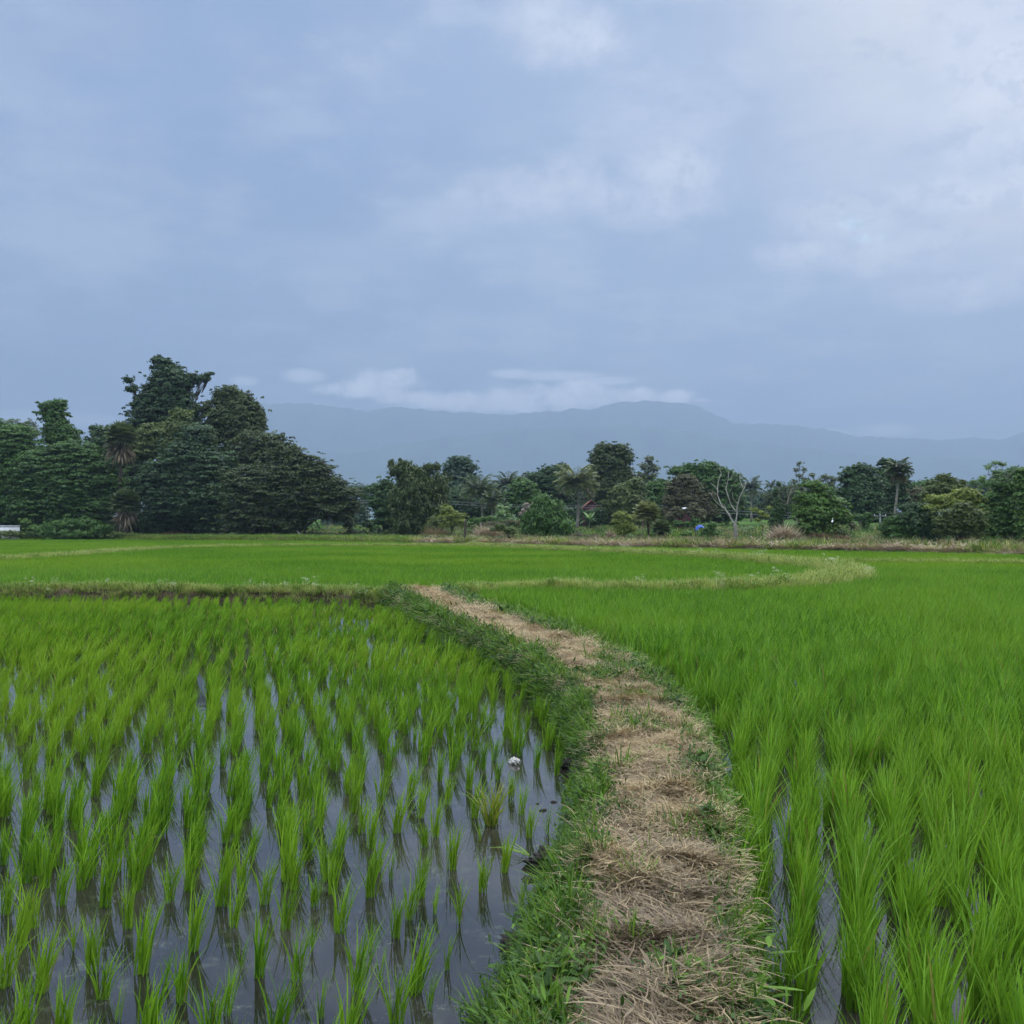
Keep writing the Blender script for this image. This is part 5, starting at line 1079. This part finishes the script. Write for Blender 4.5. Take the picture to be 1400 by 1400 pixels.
def blobs(lst):
    out = None
    for px, py, rx, ry in lst:
        a, e = aze(px, py); ra, re = rx/F, ry/F
        u = g.math('DIVIDE', g.math('SUBTRACT', az, a), ra); v = g.math('DIVIDE', g.math('SUBTRACT', el, e), re)
        q = g.math('SUBTRACT', 1.0, g.math('ADD', g.math('MULTIPLY', u, u), g.math('MULTIPLY', v, v)))
        q = g.math('MAXIMUM', q, -3.0)
        out = q if out is None else g.math('SMOOTH_MAX', out, q, .3)
    return out
ae = g.n('ShaderNodeCombineXYZ', i={0: az, 1: g.math('MULTIPLY', el, 1.15), 2: 0.0}).outputs[0]
f1 = g.noise(ae, 45, 7, .6); f0 = g.noise(ae, 14, 6, .6)
# broken brighter gaps high on the right
b1 = blobs([(1165, 300, 75, 34), (1195, 345, 110, 26), (925, 235, 75, 50), (870, 275, 100, 32), (1310, 265, 130, 20), (1385, 250, 60, 25), (1385, 120, 70, 90), (1300, 400, 75, 24), (1110, 345, 60, 18), (790, 45, 90, 40), (740, 262, 110, 34)])
bb1 = g.ss(g.math('ADD', b1, g.math('MULTIPLY', g.math('SUBTRACT', f0, .5), 5.5)), -1.0, 2.6, 0, .70)
c6 = g.mix(bb1, c5, K((1.02, 1.0, 1.0)))
b2 = blobs([(1165, 300, 30, 16), (1190, 325, 26, 8)])
c7 = g.mix(g.ss(g.math('ADD', b2, g.math('MULTIPLY', g.math('SUBTRACT', f1, .5), 5)), 0, 1.6, 0, .6), c6, K((.95, 1.25, 1.3)))
c8 = g.mix(g.math('MULTIPLY', g.ss(f1, .5, .62), g.ss(b1, -1.0, .4, 0, .5)), c7, K((.40, .46, .58)))
# low clouds resting on the summit
b3 = blobs([(700, 550, 80, 18), (760, 544, 60, 21), (795, 534, 30, 16), (828, 543, 38, 16), (875, 543, 42, 12), (918, 543, 30, 10), (655, 550, 60, 14), (600, 550, 60, 12), (960, 547, 12, 3), (535, 519, 44, 14), (500, 532, 60, 12), (580, 545, 60, 10)])
k3 = g.ss(g.math('ADD', b3, g.math('MULTIPLY', g.math('SUBTRACT', f1, .5), 4.2)), -.7, 1.3, 0, .9)
b4 = blobs([(415, 514, 30, 10), (335, 521, 20, 7), (700, 511, 34, 7), (760, 514, 60, 8), (820, 521, 50, 6), (1205, 588, 40, 10), (1130, 592, 40, 6), (60, 572, 90, 10), (10, 578, 60, 10)])
k4 = g.ss(g.math('ADD', b4, g.math('MULTIPLY', g.math('SUBTRACT', f0, .5), 2.0)), -.5, 1.0, 0, .5)
c9 = g.mix(g.math('MAXIMUM', k3, k4), c8, K((1.5, 1.52, 1.55)))
# overcast overhead, out of frame, boosted to light the ground
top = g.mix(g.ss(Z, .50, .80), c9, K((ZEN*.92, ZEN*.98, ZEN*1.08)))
n4 = g.noise(cv, 3.2, 8, .62)
n5 = g.noise(cv, 7.0, 7, .62)
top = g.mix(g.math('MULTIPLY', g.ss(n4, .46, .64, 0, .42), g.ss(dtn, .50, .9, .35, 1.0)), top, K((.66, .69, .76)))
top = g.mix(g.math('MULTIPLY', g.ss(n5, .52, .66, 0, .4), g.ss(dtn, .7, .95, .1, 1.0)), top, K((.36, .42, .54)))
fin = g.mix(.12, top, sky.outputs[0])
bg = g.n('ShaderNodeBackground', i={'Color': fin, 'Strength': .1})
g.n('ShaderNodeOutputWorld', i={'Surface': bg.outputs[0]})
w.cycles.sampling_method = 'MANUAL'; w.cycles.sample_map_resolution = 1024
# ------------------------------------------------------------------ render settings
SC.view_settings.view_transform = 'Standard'; SC.view_settings.look = 'None'; SC.view_settings.gamma = 1; SC.view_settings.exposure = EXPO
c = SC.cycles; c.max_bounces = 6; c.diffuse_bounces = 2; c.glossy_bounces = 3; c.transmission_bounces = 3; c.volume_bounces = 2; c.transparent_max_bounces = 4
c.use_denoising = True; c.sample_clamp_indirect = 4; c.caustics_reflective = False; c.caustics_refractive = False; c.use_adaptive_sampling = True; c.adaptive_threshold = .02
